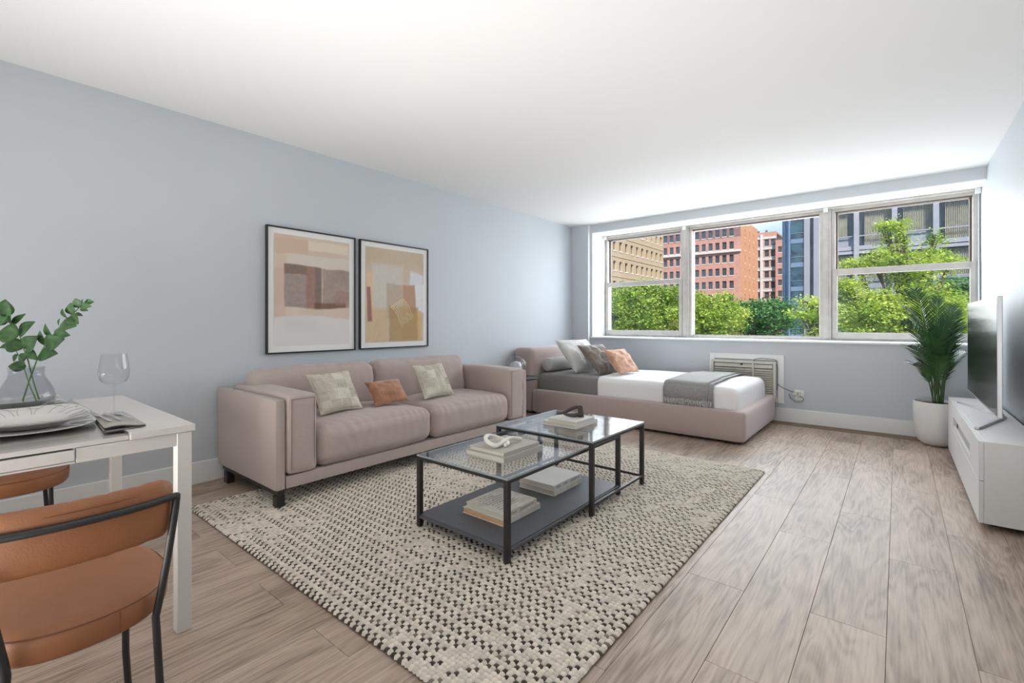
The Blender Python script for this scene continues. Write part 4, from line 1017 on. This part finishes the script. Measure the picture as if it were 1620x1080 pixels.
# ------------------------------------------------------------------ potted palm
PX, PY = .275, 5.715
pp = thing('potted_palm', 'green palm in a round white ceramic pot beside the media cabinet', 'plant', (PX, PY, 0))
MB().lathe([(.001, 0), (.075, 0), (.10, .008), (.13, .035), (.152, .075), (.162, .125), (.165, .20), (.166, .385), (.163, .392), (.157, .392), (.154, .385), (.152, .355), (.001, .355)], (PX, PY, 0), 48).build('pot', M['pot'], pp, smooth=True, angle=50)
MB().lathe([(.001, .372), (.08, .375), (.1515, .368), (.1515, .358)], (PX, PY, 0), 32).build('soil', M['soil'], pp, smooth=True)
rng = random.Random(21)
def frond(tipx, tipz, dep, bend, L0, seed):
    # stalk from the pot to a tip given in the plane facing the room; dep moves it in depth
    base = Vector((PX + rng.uniform(-.04, .04), PY + rng.uniform(-.04, .03), .37))
    tip = Vector((PX, PY, 0)) + RGT * tipx + BCK * dep; tip.z = tipz
    ctrl = base.lerp(tip, .5) + Vector((0, 0, bend)) - (tip - base).cross(Vector((0, 0, 1))).cross(Vector((0, 0, 1))).normalized() * 0
    ctrl.x = base.x + (tip.x - base.x) * .25; ctrl.y = base.y + (tip.y - base.y) * .25
    def B(t): return base * (1 - t) ** 2 + ctrl * (2 * t * (1 - t)) + tip * t * t
    m = MB(); m.cur = 1
    pts = [B(i / 16) for i in range(17)]; m.tube(pts, [.0058 - .0046 * i / 16 for i in range(17)], 6)
    m.cur = 0; n = 34
    for i in range(n):
        t = .30 + .69 * i / (n - 1); p = B(t); d = (B(min(1, t + .01)) - B(t - .01)).normalized()
        side0 = d.cross(Vector((0, 0, 1))); 
        if side0.length < .1: side0 = RGT.copy()
        side0.normalize()
        f = math.sin(math.pi * (.14 + .80 * (t - .30) / .69)) ** .7; ll = L0 * f
        for sg in (-1, 1):
            dd = (side0 * sg * .75 + d * .72 + Vector((0, 0, .12 + rng.uniform(-.12, .12))) + Vector((rng.uniform(-.1, .1), rng.uniform(-.1, .1), 0))).normalized()
            nr = dd.cross(d).normalized(); sd_ = dd.cross(nr).normalized(); vs = []
            for k, (tt, w_) in enumerate(((0, .002), (.25, .0052), (.6, .0044), (1, .0004))):
                c_ = p + dd * ll * tt + Vector((0, 0, -.12 * ll * tt * tt)); vs += [c_ - sd_ * w_, c_ + nr * w_ * .35, c_ + sd_ * w_]
            m.add(vs, [(k * 3 + q, k * 3 + q + 1, (k + 1) * 3 + q + 1, (k + 1) * 3 + q) for k in range(3) for q in range(2)])
    return m.build('frond', [M['palm'], M['palm_stem']], pp, smooth=True, angle=70)
for a in ((-.22, 1.40, -.02, .25, .17, 1), (-.30, 1.12, .0, .22, .16, 2), (-.31, .90, -.06, .22, .15, 3), (-.24, 1.25, .06, .22, .16, 4), (-.10, 1.30, .05, .2, .17, 5), (.02, 1.32, .02, .2, .17, 6),
          (.12, 1.26, -.02, .2, .16, 7), (.20, 1.10, -.01, .2, .15, 8), (.16, .98, .08, .2, .15, 9), (-.18, 1.02, -.14, .22, .15, 10), (-.05, 1.12, -.14, .2, .16, 11), (.08, .98, -.12, .2, .14, 12),
          (-.27, .74, -.04, .20, .13, 13), (.20, .84, -.05, .18, .13, 14), (-.12, .82, -.16, .18, .13, 15), (.22, 1.22, .05, .2, .15, 16), (-.16, 1.16, .12, .2, .15, 17)):
    frond(*a)

# ------------------------------------------------------------------ outside
E = {}
E['tan'] = mat('tan_brick', (.50, .365, .225), .9, var=.07, vs=1.2, stretch=(1, 1, 3))
E['brick'] = mat('red_brick', (.50, .25, .185), .9, var=.10, vs=1.0, stretch=(1, 1, 3))
E['orange'] = mat('sunlit_brick', (.56, .25, .12), .9, var=.06, vs=1.0)  # warmer copy of the red brick, sunlight on the side put into colour
E['plum'] = mat('dark_plum_brick', (.24, .13, .12), .9, var=.1, vs=1.5)
E['stone'] = mat('limestone', (.62, .56, .50), .85, var=.06, vs=2)
E['winglass'] = mat('far_window_glass', (.055, .075, .085), .12, spec=.9, var=.5, vs=.7)
E['winframe'] = mat('far_window_frame', (.10, .10, .095), .6)
E['sillw'] = mat('white_sill', (.78, .74, .68), .8)
E['blue'] = mat('blue_metal_panel', (.055, .10, .17), .45, metal=.3, var=.12, vs=.5)
E['blue_lt'] = mat('pale_blue_metal', (.17, .24, .33), .5, metal=.1, var=.06, vs=.8)
E['silver'] = mat('silver_mullion', (.33, .32, .35), .5, metal=.1)
E['bluewin'] = mat('teal_glass', (.03, .07, .085), .1, spec=1.0, var=.6, vs=.9)
E['conc'] = mat('lavender_concrete', (.33, .32, .35), .85, var=.06, vs=1.2)
E['dkglass'] = mat('dark_teal_glass', (.04, .06, .07), .15, spec=.9, var=.3, vs=.7)
E['far_pane'] = glass('tinted_far_glass', (.96, .97, .97), 1.15)
E['curtain'] = mat('beige_curtain', (.62, .57, .47), .9, var=.1, vs=3)
E['roof'] = mat('flat_roof_tar', (.10, .09, .085), .95)
E['asphalt'] = mat('street_asphalt', (.10, .10, .10), .95, var=.15, vs=.5)
E['grass'] = mat('lawn', (.15, .155, .11), .95, var=.3, vs=.8)
E['bark'] = mat('tree_bark', (.11, .085, .06), .95, var=.25, vs=8)
GZ = -8.0
g = struct('ground', bx((-140, 7.5, GZ - .3), (90, 260, GZ)), E['grass'])
struct('street', bx((-140, 28, GZ), (90, 36, GZ + .05)), E['asphalt'])

def facade(root, o, ud, nd, width, cols, rows, ww, wh, z0, floor, wall, depth=.28, thick=.6, top=1.2, sill=E['sillw'], split=True, margins=None, headm=None, widths=None, winmesh=None, name='wall', zbase=GZ, lit_reveal=False):
    """wall of a building with real openings; o = left end, ud along, nd outwards"""
    o = Vector(o); ud = Vector(ud); nd = Vector(nd); mg = margins if margins is not None else (width / cols - ww) / 2
    pitch = (width - 2 * mg - ww) / max(1, cols - 1); Mx = Matrix((( ud.x, nd.x, 0, o.x), (ud.y, nd.y, 0, o.y), (0, 0, 1, 0), (0, 0, 0, 1)))
    m = MB(); flip = ud.cross(nd).z < 0
    zt_ = z0 + rows * floor + top
    m.box((0, -thick, zbase), (width, 0, z0), Mx)
    for r in range(rows):
        a = z0 + r * floor; b = a + wh; c_ = a + floor if r < rows - 1 else zt_
        xs = [0] + [q for k in range(cols) for q in (mg + k * pitch, mg + k * pitch + ww)] + [width]
        for k in range(0, len(xs), 2): m.box((xs[k], -thick, a), (xs[k + 1], 0, b), Mx)
        m.box((0, -thick, b), (width, 0, c_), Mx)
    if flip: m.f = [f[::-1] for f in m.f]
    m.build(name, wall, root)
    first = None
    for r in range(rows):
        for k in range(cols):
            if first is None:
                q = MB(); q.cur = 0; q.box((0, -depth - .05, 0), (ww, -depth, wh)); q.cur = 1
                q.box((0, -depth, 0), (.06, -depth + .05, wh)); q.box((ww - .06, -depth, 0), (ww, -depth + .05, wh)); q.box((0, -depth, wh / 2 - .04), (ww, -depth + .05, wh / 2 + .04)); q.box((0, -depth, wh - .07), (ww, -depth + .05, wh))
                q.cur = 2
                if lit_reveal: q.box((ww * .62, -depth, 0), (ww - .02, -depth + .06, wh))  # white strip painted in for the sunlit side reveal
                q.box((-.08, -depth, -.14), (ww + .08, .08, .02))
                if flip: q.f = [f[::-1] for f in q.f]
                me = bpy.data.meshes.new('window'); me.from_pydata(q.v, [], q.f)
                for mm in (E['winglass'], E['winframe'], sill): me.materials.append(mm)
                me.polygons.foreach_set('material_index', q.mi); first = me
            ob = bpy.data.objects.new('window', first); C.objects.link(ob); ob.parent = root
            ob.matrix_local = Matrix.Translation(-root.location) @ Mx @ Matrix.Translation((mg + k * pitch, 0, z0 + r * floor))
    return zt_

# tan block, its long side facing +X
tb = thing('apartment_building', 'tan brick apartment block with rows of sash windows, leftmost building outside', 'building', (-45, 86, GZ))
facade(tb, (-40, 101.5, 0), (0, -1, 0), (1, 0, 0), 46, 19, 8, 1.15, 1.75, -.24, 3.66, E['tan'], depth=.45, thick=.8, top=1.0, lit_reveal=True)
m = MB()
for k in range(0, 8): m.box((-40, 55.5, -.24 + k * 3.66 + 2.5), (-39.92, 101.5, -.24 + k * 3.66 + 2.62))
m.build('string_course', E['tan'], tb)
bx((-48, 55.5, 30.1), (-39.8, 101.7, 30.9)).build('roof', E['roof'], tb)
bx((-48, 55.6, GZ), (-40.81, 101.4, 30)).build('core', E['roof'], tb)
# red brick block
rb = thing('apartment_building', 'red brick apartment block with stone cornice, tallest in the middle window', 'building', (-45, 145, GZ))
facade(rb, (-60, 134.5, 0), (1, 0, 0), (0, -1, 0), 27.9, 14, 7, 1.08, 2.05, -.15, 3.5, E['brick'], depth=.3, thick=.8, top=-.35, margins=1.7)
zt_ = facade(rb, (-60, 134.5, 0), (1, 0, 0), (0, -1, 0), 27.9, 14, 1, 1.08, 2.05, 24.35, 3.5, E['plum'], depth=.3, thick=.8, top=-.75, margins=1.7, name='attic_wall', zbase=24.0)
facade(rb, (-32.09, 134.51, 0), (0, 1, 0), (1, 0, 0), 19.5, 3, 8, .9, 2.1, -.15, 3.5, E['orange'], depth=.35, thick=.6, top=1.0, margins=4.5, name='side_wall')
bx((-60.2, 133.9, 20.0), (-31.9, 134.49, 20.55)).build('cornice', E['stone'], rb, bevel=.1)
bx((-59.9, 135.31, GZ), (-32.75, 153.9, zt_)).build('core', E['roof'], rb)
# white banded block far behind
wb = thing('apartment_building', 'distant brick block with white bands and vertical white pilaster', 'building', (-37, 176, GZ))
facade(wb, (-52, 170, 0), (1, 0, 0), (0, -1, 0), 22, 12, 11, 1.25, 2.1, -8.1, 3.40, E['brick'], depth=.3, thick=.8, top=.6)
m = MB()
for k in range(12): m.box((-52, 169.8, -8.1 + k * 3.4 - 1.05), (-30, 169.99, -8.1 + k * 3.4 - .35))
m.box((-34.6, 169.6, GZ), (-33.8, 169.99, 29.8)); m.build('white_bands', E['stone'], wb)
bx((-52, 170, 29.9), (-30, 182, 30.5)).build('parapet', E['brick'], wb)
for k in range(3): MB().tube([(-38 + k * 2.4, 172, 30.5), (-38 + k * 2.4, 172, 31.4)], .35, 10).build('roof_vent', E['roof'], wb)
rd = thing('apartment_building', 'narrow red brick block beside the blue tower', 'building', (-26, 170, GZ))
facade(rd, (-29.95, 168.4, 0), (1, 0, 0), (0, -1, 0), 10, 4, 10, 1.1, 1.9, -8.1, 3.5, E['brick'], depth=.3, thick=.8, top=.4)
bx((-29.9, 168.5, 27.3), (-20.5, 178, 27.9)).build('roof', E['roof'], rd)
# blue glass tower
bt = thing('office_tower', 'blue metal and glass tower with stacked window bays', 'building', (-8.7, 79, GZ))
bx((-12.5, 75.35, GZ), (-4.6, 84, 44)).build('core', E['dkglass'], bt)
m = MB(); m.box((-12.5, 75, GZ), (-12.05, 75.35, 44)); m.box((-11.98, 74.9, GZ), (-11.45, 75.35, 44)); m.box((-7.9, 75.0, GZ), (-7.0, 75.35, 44)); m.box((-6.95, 75.05, GZ), (-4.6, 75.35, 44)); m.build('blue_panels', E['blue'], bt)
bx((-11.72, 74.8, GZ), (-11.5, 74.9, 44)).build('pale_fin', E['blue_lt'], bt)
m = MB(); m.box((-9.85, 74.75, GZ), (-9.2, 75.35, 44)); m.box((-8.75, 74.75, GZ), (-8.15, 75.35, 44)); m.build('silver_mullion', E['silver'], bt)
for k in range(15):
    z = GZ + 1 + k * 3.28
    bx((-11.44, 74.98, z), (-9.86, 75.12, z + 2.65)).build('window', E['bluewin'], bt)
    m = MB(); m.box((-11.44, 74.9, z + 2.66), (-9.86, 75.3, z + 3.27)); m.box((-11.44, 74.9, z + .75), (-9.86, 74.97, z + .82)); m.build('spandrel', E['blue_lt'], bt)
# concrete block with curtained windows
cb_ = thing('apartment_building', 'grey concrete block with pleated beige curtains across the street, right window', 'building', (3, 50, GZ))
CX0, CX1, CY = -4.9, 10.4, 45
bx((CX0, CY + .6, GZ), (CX1, CY + 9, 20)).build('core', E['dkglass'], cb_)
pits = 2.29; colx = [-4.75 + pits * k for k in range(7)]
for x in colx: bx((x - .16, CY - .12, GZ), (x + .16, CY + .6, 20)).build('column', E['conc'], cb_)
for fidx in range(-4, 4):
    z = 6.45 + fidx * 3.35
    if z < GZ: continue
    for k in range(len(colx) - 1):
        a, b = colx[k] + .16, colx[k + 1] - .16
        m = MB(); m.box((a, CY, z), (b, CY + .6, z + .22)); m.box((a, CY + .08, z + .30), (b, CY + .6, z + .62)); m.build('floor_slab', E['conc'], cb_)
        bx((a, CY + .05, z + 1.33), (b, CY + .12, z + 1.41)).build('window_rail', E['silver'], cb_)
        bx((a, CY + .22, z + .62), (b, CY + .25, z + 3.35)).build('pane', E['far_pane'], cb_)
        rr = random.Random(k * 17 + fidx * 5 + 3); w0 = a if rr.random() < .5 else a + .35; w1 = b - (.0 if w0 > a else .42); NN = 34
        vs = []
        for zz in (z + (.66 if (k + fidx) % 2 else 1.36), z + 3.3):
            for i in range(NN + 1): vs.append((w0 + (w1 - w0) * i / NN, CY + .36 + (.16 if i % 2 else 0), zz))
        q = MB().add(vs, [(i, i + 1, NN + 2 + i, NN + 1 + i) for i in range(NN)]); o_ = q.build('curtain', E['curtain'], cb_)
        s_ = o_.modifiers.new('t', 'SOLIDIFY'); s_.thickness = .012
        if not (k + fidx) % 2: bx((a, CY + .28, z + .66), (b, CY + .32, z + 1.33)).build('spandrel_panel', E['conc'], cb_)
bx((CX0 - .1, CY - .2, 20), (CX1 + .1, CY + 9, 20.6)).build('roof', E['conc'], cb_)

# ------------------------------------------------------------------ trees
def leafmat(name, a, b, tr=.35):
    m, n, l, bs = _mat(name); oi = n.new('ShaderNodeTexNoise'); oi.inputs['Scale'].default_value = 1.6; oi.inputs['Detail'].default_value = 8
    t = n.new('ShaderNodeTexCoord'); l.new(t.outputs['Object'], oi.inputs['Vector']); r = n.new('ShaderNodeValToRGB'); l.new(oi.outputs['Fac'], r.inputs[0])
    r.color_ramp.elements[0].position = .36; r.color_ramp.elements[1].position = .64; r.color_ramp.elements[0].color = (*a, 1); r.color_ramp.elements[1].color = (*b, 1)
    l.new(r.outputs[0], bs.inputs['Base Color']); bs.inputs['Roughness'].default_value = .55; bs.inputs['Specular IOR Level'].default_value = .3
    td = n.new('ShaderNodeBsdfTranslucent'); l.new(r.outputs[0], td.inputs[0]); x = n.new('ShaderNodeMixShader'); x.inputs[0].default_value = tr
    l.new(bs.outputs[0], x.inputs[1]); l.new(td.outputs[0], x.inputs[2]); l.new(x.outputs[0], n['Material Output'].inputs[0])
    return m
LM = {'lime': leafmat('lime_leaves', (.26, .42, .03), (.66, .72, .16), .4), 'mid': leafmat('spring_green_leaves', (.19, .34, .04), (.56, .66, .14)), 'deep': leafmat('deep_green_leaves', (.055, .20, .045), (.18, .38, .10))}
def tree(label, blobs, trunk, nleaf, size, m, seed, branches=None):
    """blobs: (x,y,z,rx,ry,rz,weight) crown volumes; leaves gather in sprays inside them"""
    r = thing('tree', label, 'tree', (trunk[0], trunk[1], GZ), 'trees outside the windows'); rng = np.random.default_rng(seed)
    t = MB(); top = Vector((trunk[0], trunk[1], trunk[2])); base = Vector((trunk[0], trunk[1], GZ))
    t.tube([base, base.lerp(top, .5) + Vector((.1, 0, 0)), top], [trunk[3], trunk[3] * .7, trunk[3] * .3], 8)
    for b in blobs:
        c_ = Vector(b[:3]); s0 = base.lerp(top, min(1, max(.3, (c_.z - GZ) / (top.z - GZ) * .75)))
        t.tube([s0, s0.lerp(c_, .6) + Vector((0, 0, -.15)), c_ + Vector((0, 0, b[5] * .6))], [trunk[3] * .35, trunk[3] * .18, .012], 5)
        rr = random.Random(seed + int(c_.x * 10))
        for k in range(5):
            e = c_ + Vector((rr.uniform(-1, 1) * b[3] * .8, rr.uniform(-1, 1) * b[4] * .8, rr.uniform(-.3, .9) * b[5])); t.tube([s0.lerp(c_, .7), c_.lerp(e, .5), e], [.03, .018, .006], 4)
    t.build('trunk', E['bark'], r, smooth=True)
    W_ = np.array([b[6] for b in blobs], float); W_ /= W_.sum(); nsp = max(30, nleaf // 34)
    bi = rng.choice(len(blobs), nsp, p=W_); B_ = np.array([b[:6] for b in blobs])[bi]
    d = rng.normal(size=(nsp, 3)); d /= np.linalg.norm(d, axis=1)[:, None]; rad = rng.random(nsp) ** .45
    cen = B_[:, :3] + d * rad[:, None] * B_[:, 3:6]
    k = rng.integers(0, nsp, nleaf); P_ = cen[k] + rng.normal(size=(nleaf, 3)) * size * np.array([2.1, 2.1, 1.0])
    # each leaf: a folded lobed blade of 3 triangles
    a = rng.random(nleaf) * 2 * math.pi; tilt = rng.normal(size=nleaf) * .5; L = size * (.7 + .6 * rng.random(nleaf))
    U_ = np.stack([np.cos(a), np.sin(a), np.sin(tilt) * .6], 1); V_ = np.stack([-np.sin(a), np.cos(a), rng.normal(size=nleaf) * .5], 1)
    p0 = P_; p1 = P_ + U_ * L[:, None] * .5 + V_ * L[:, None] * .48; p2 = P_ + U_ * L[:, None] * 1.1 ; p3 = P_ + U_ * L[:, None] * .5 - V_ * L[:, None] * .48; p2[:, 2] -= L * .2
    V = np.stack([p0, p1, p2, p3], 1).reshape(-1, 3) - np.array([trunk[0], trunk[1], GZ])
    F = (np.array([[0, 1, 2], [0, 2, 3]])[None] + (np.arange(nleaf) * 4)[:, None, None]).reshape(-1, 3)
    me = bpy.data.meshes.new('foliage'); me.vertices.add(len(V)); me.vertices.foreach_set('co', V.ravel()); me.loops.add(F.size); me.loops.foreach_set('vertex_index', F.ravel())
    me.polygons.add(len(F)); me.polygons.foreach_set('loop_start', np.arange(len(F)) * 3); me.polygons.foreach_set('loop_total', np.full(len(F), 3)); me.update(calc_edges=True); me.materials.append(m)
    ob = bpy.data.objects.new('foliage', me); C.objects.link(ob); ob.parent = r; ob['kind'] = 'stuff'
    return r
def W2(px, py, D):
    o_ = RGT * ((px - 810) / 745 * D) + BCK * D; return (o_.x, o_.y, HC + (510.8 - py) / 745 * D)
def bl(px, py, D, rpx, rpz, w, rd=None):
    s_ = D / 745; return (*W2(px, py, D), rpx * s_, (rd or rpx) * s_, rpz * s_, w)
D = 13.5; c0 = W2(1432, 500, D)
tree('lime green maple with a tall leader just outside the right window',
     [bl(1436, 500, D, 75, 60, 6), bl(1500, 505, D, 50, 45, 3.5), bl(1375, 500, D - .3, 45, 45, 3), bl(1440, 425, D, 60, 26, 3), bl(1418, 385, D, 20, 32, 1.0), bl(1402, 358, D, 16, 10, .35), bl(1425, 352, D, 10, 12, .25),
      bl(1385, 410, D, 22, 18, .8), bl(1352, 418, D, 16, 9, .45), bl(1470, 408, D, 22, 16, .7), bl(1480, 378, D, 12, 12, .3), bl(1505, 415, D, 18, 14, .5), bl(1340, 455, D, 28, 18, .8), bl(1420, 600, D, 110, 60, 5)],
     (c0[0], c0[1], 3.6, .17), 44000, .058, LM['lime'], 5)
D = 9.0; c1 = W2(1330, 640, D)
tree('young lime maple whose thin branches cross the middle mullion',
     [bl(1284, 478, D, 20, 10, 1), bl(1276, 497, D, 24, 9, 1.1), bl(1294, 508, D, 14, 10, .8), bl(1290, 528, D, 22, 9, 1), bl(1315, 490, D, 16, 20, .8)],
     (c1[0], c1[1], -.5, .07), 2600, .045, LM['lime'], 8)
D = 24; c = W2(1010, 520, D)
tree('bright green tree filling the lower left window', [bl(1012, 500, D, 62, 48, 5), bl(975, 478, D + 1, 30, 30, 2), bl(1050, 478, D, 32, 34, 2), bl(1020, 455, D, 16, 14, .6), bl(965, 500, D, 30, 40, 1.5), bl(1010, 580, D, 90, 50, 4)], (c[0], c[1], 2.4, .22), 34000, .10, LM['mid'], 11)
D = 22; c = W2(1118, 520, D)
tree('yellow green tree at the left side of the middle window', [bl(1118, 505, D, 42, 34, 4), bl(1105, 480, D, 14, 20, .8), bl(1150, 478, D, 12, 14, .6), bl(1148, 505, D, 34, 26, 2), bl(1120, 575, D, 70, 45, 4)], (c[0], c[1], 1.8, .18), 28000, .09, LM['lime'], 12)
D = 34; c = W2(1200, 520, D)
tree('deep green broad tree at the foot of the far brick blocks', [bl(1200, 508, D, 46, 26, 4), bl(1220, 492, D, 26, 18, 2), bl(1180, 495, D, 24, 20, 2), bl(1200, 565, D, 80, 40, 3)], (c[0], c[1], 2.2, .25), 24000, .16, LM['deep'], 13)
D = 30; c = W2(1420, 560, D)
tree('darker green tree behind the lime maple, across the street', [bl(1400, 505, D, 90, 34, 4), bl(1480, 500, D, 70, 40, 4), bl(1520, 460, D, 40, 26, 1.5), bl(1440, 570, D, 120, 50, 3)], (c[0], c[1], .5, .25), 20000, .15, LM['deep'], 14)
D = 40; c = W2(1045, 520, D)
tree('middle green tree behind the mullion of the left windows', [bl(1085, 500, D, 60, 26, 3), bl(1000, 500, D, 70, 24, 3), bl(1050, 560, D, 110, 50, 3)], (c[0], c[1], 2, .25), 16000, .18, LM['mid'], 15)
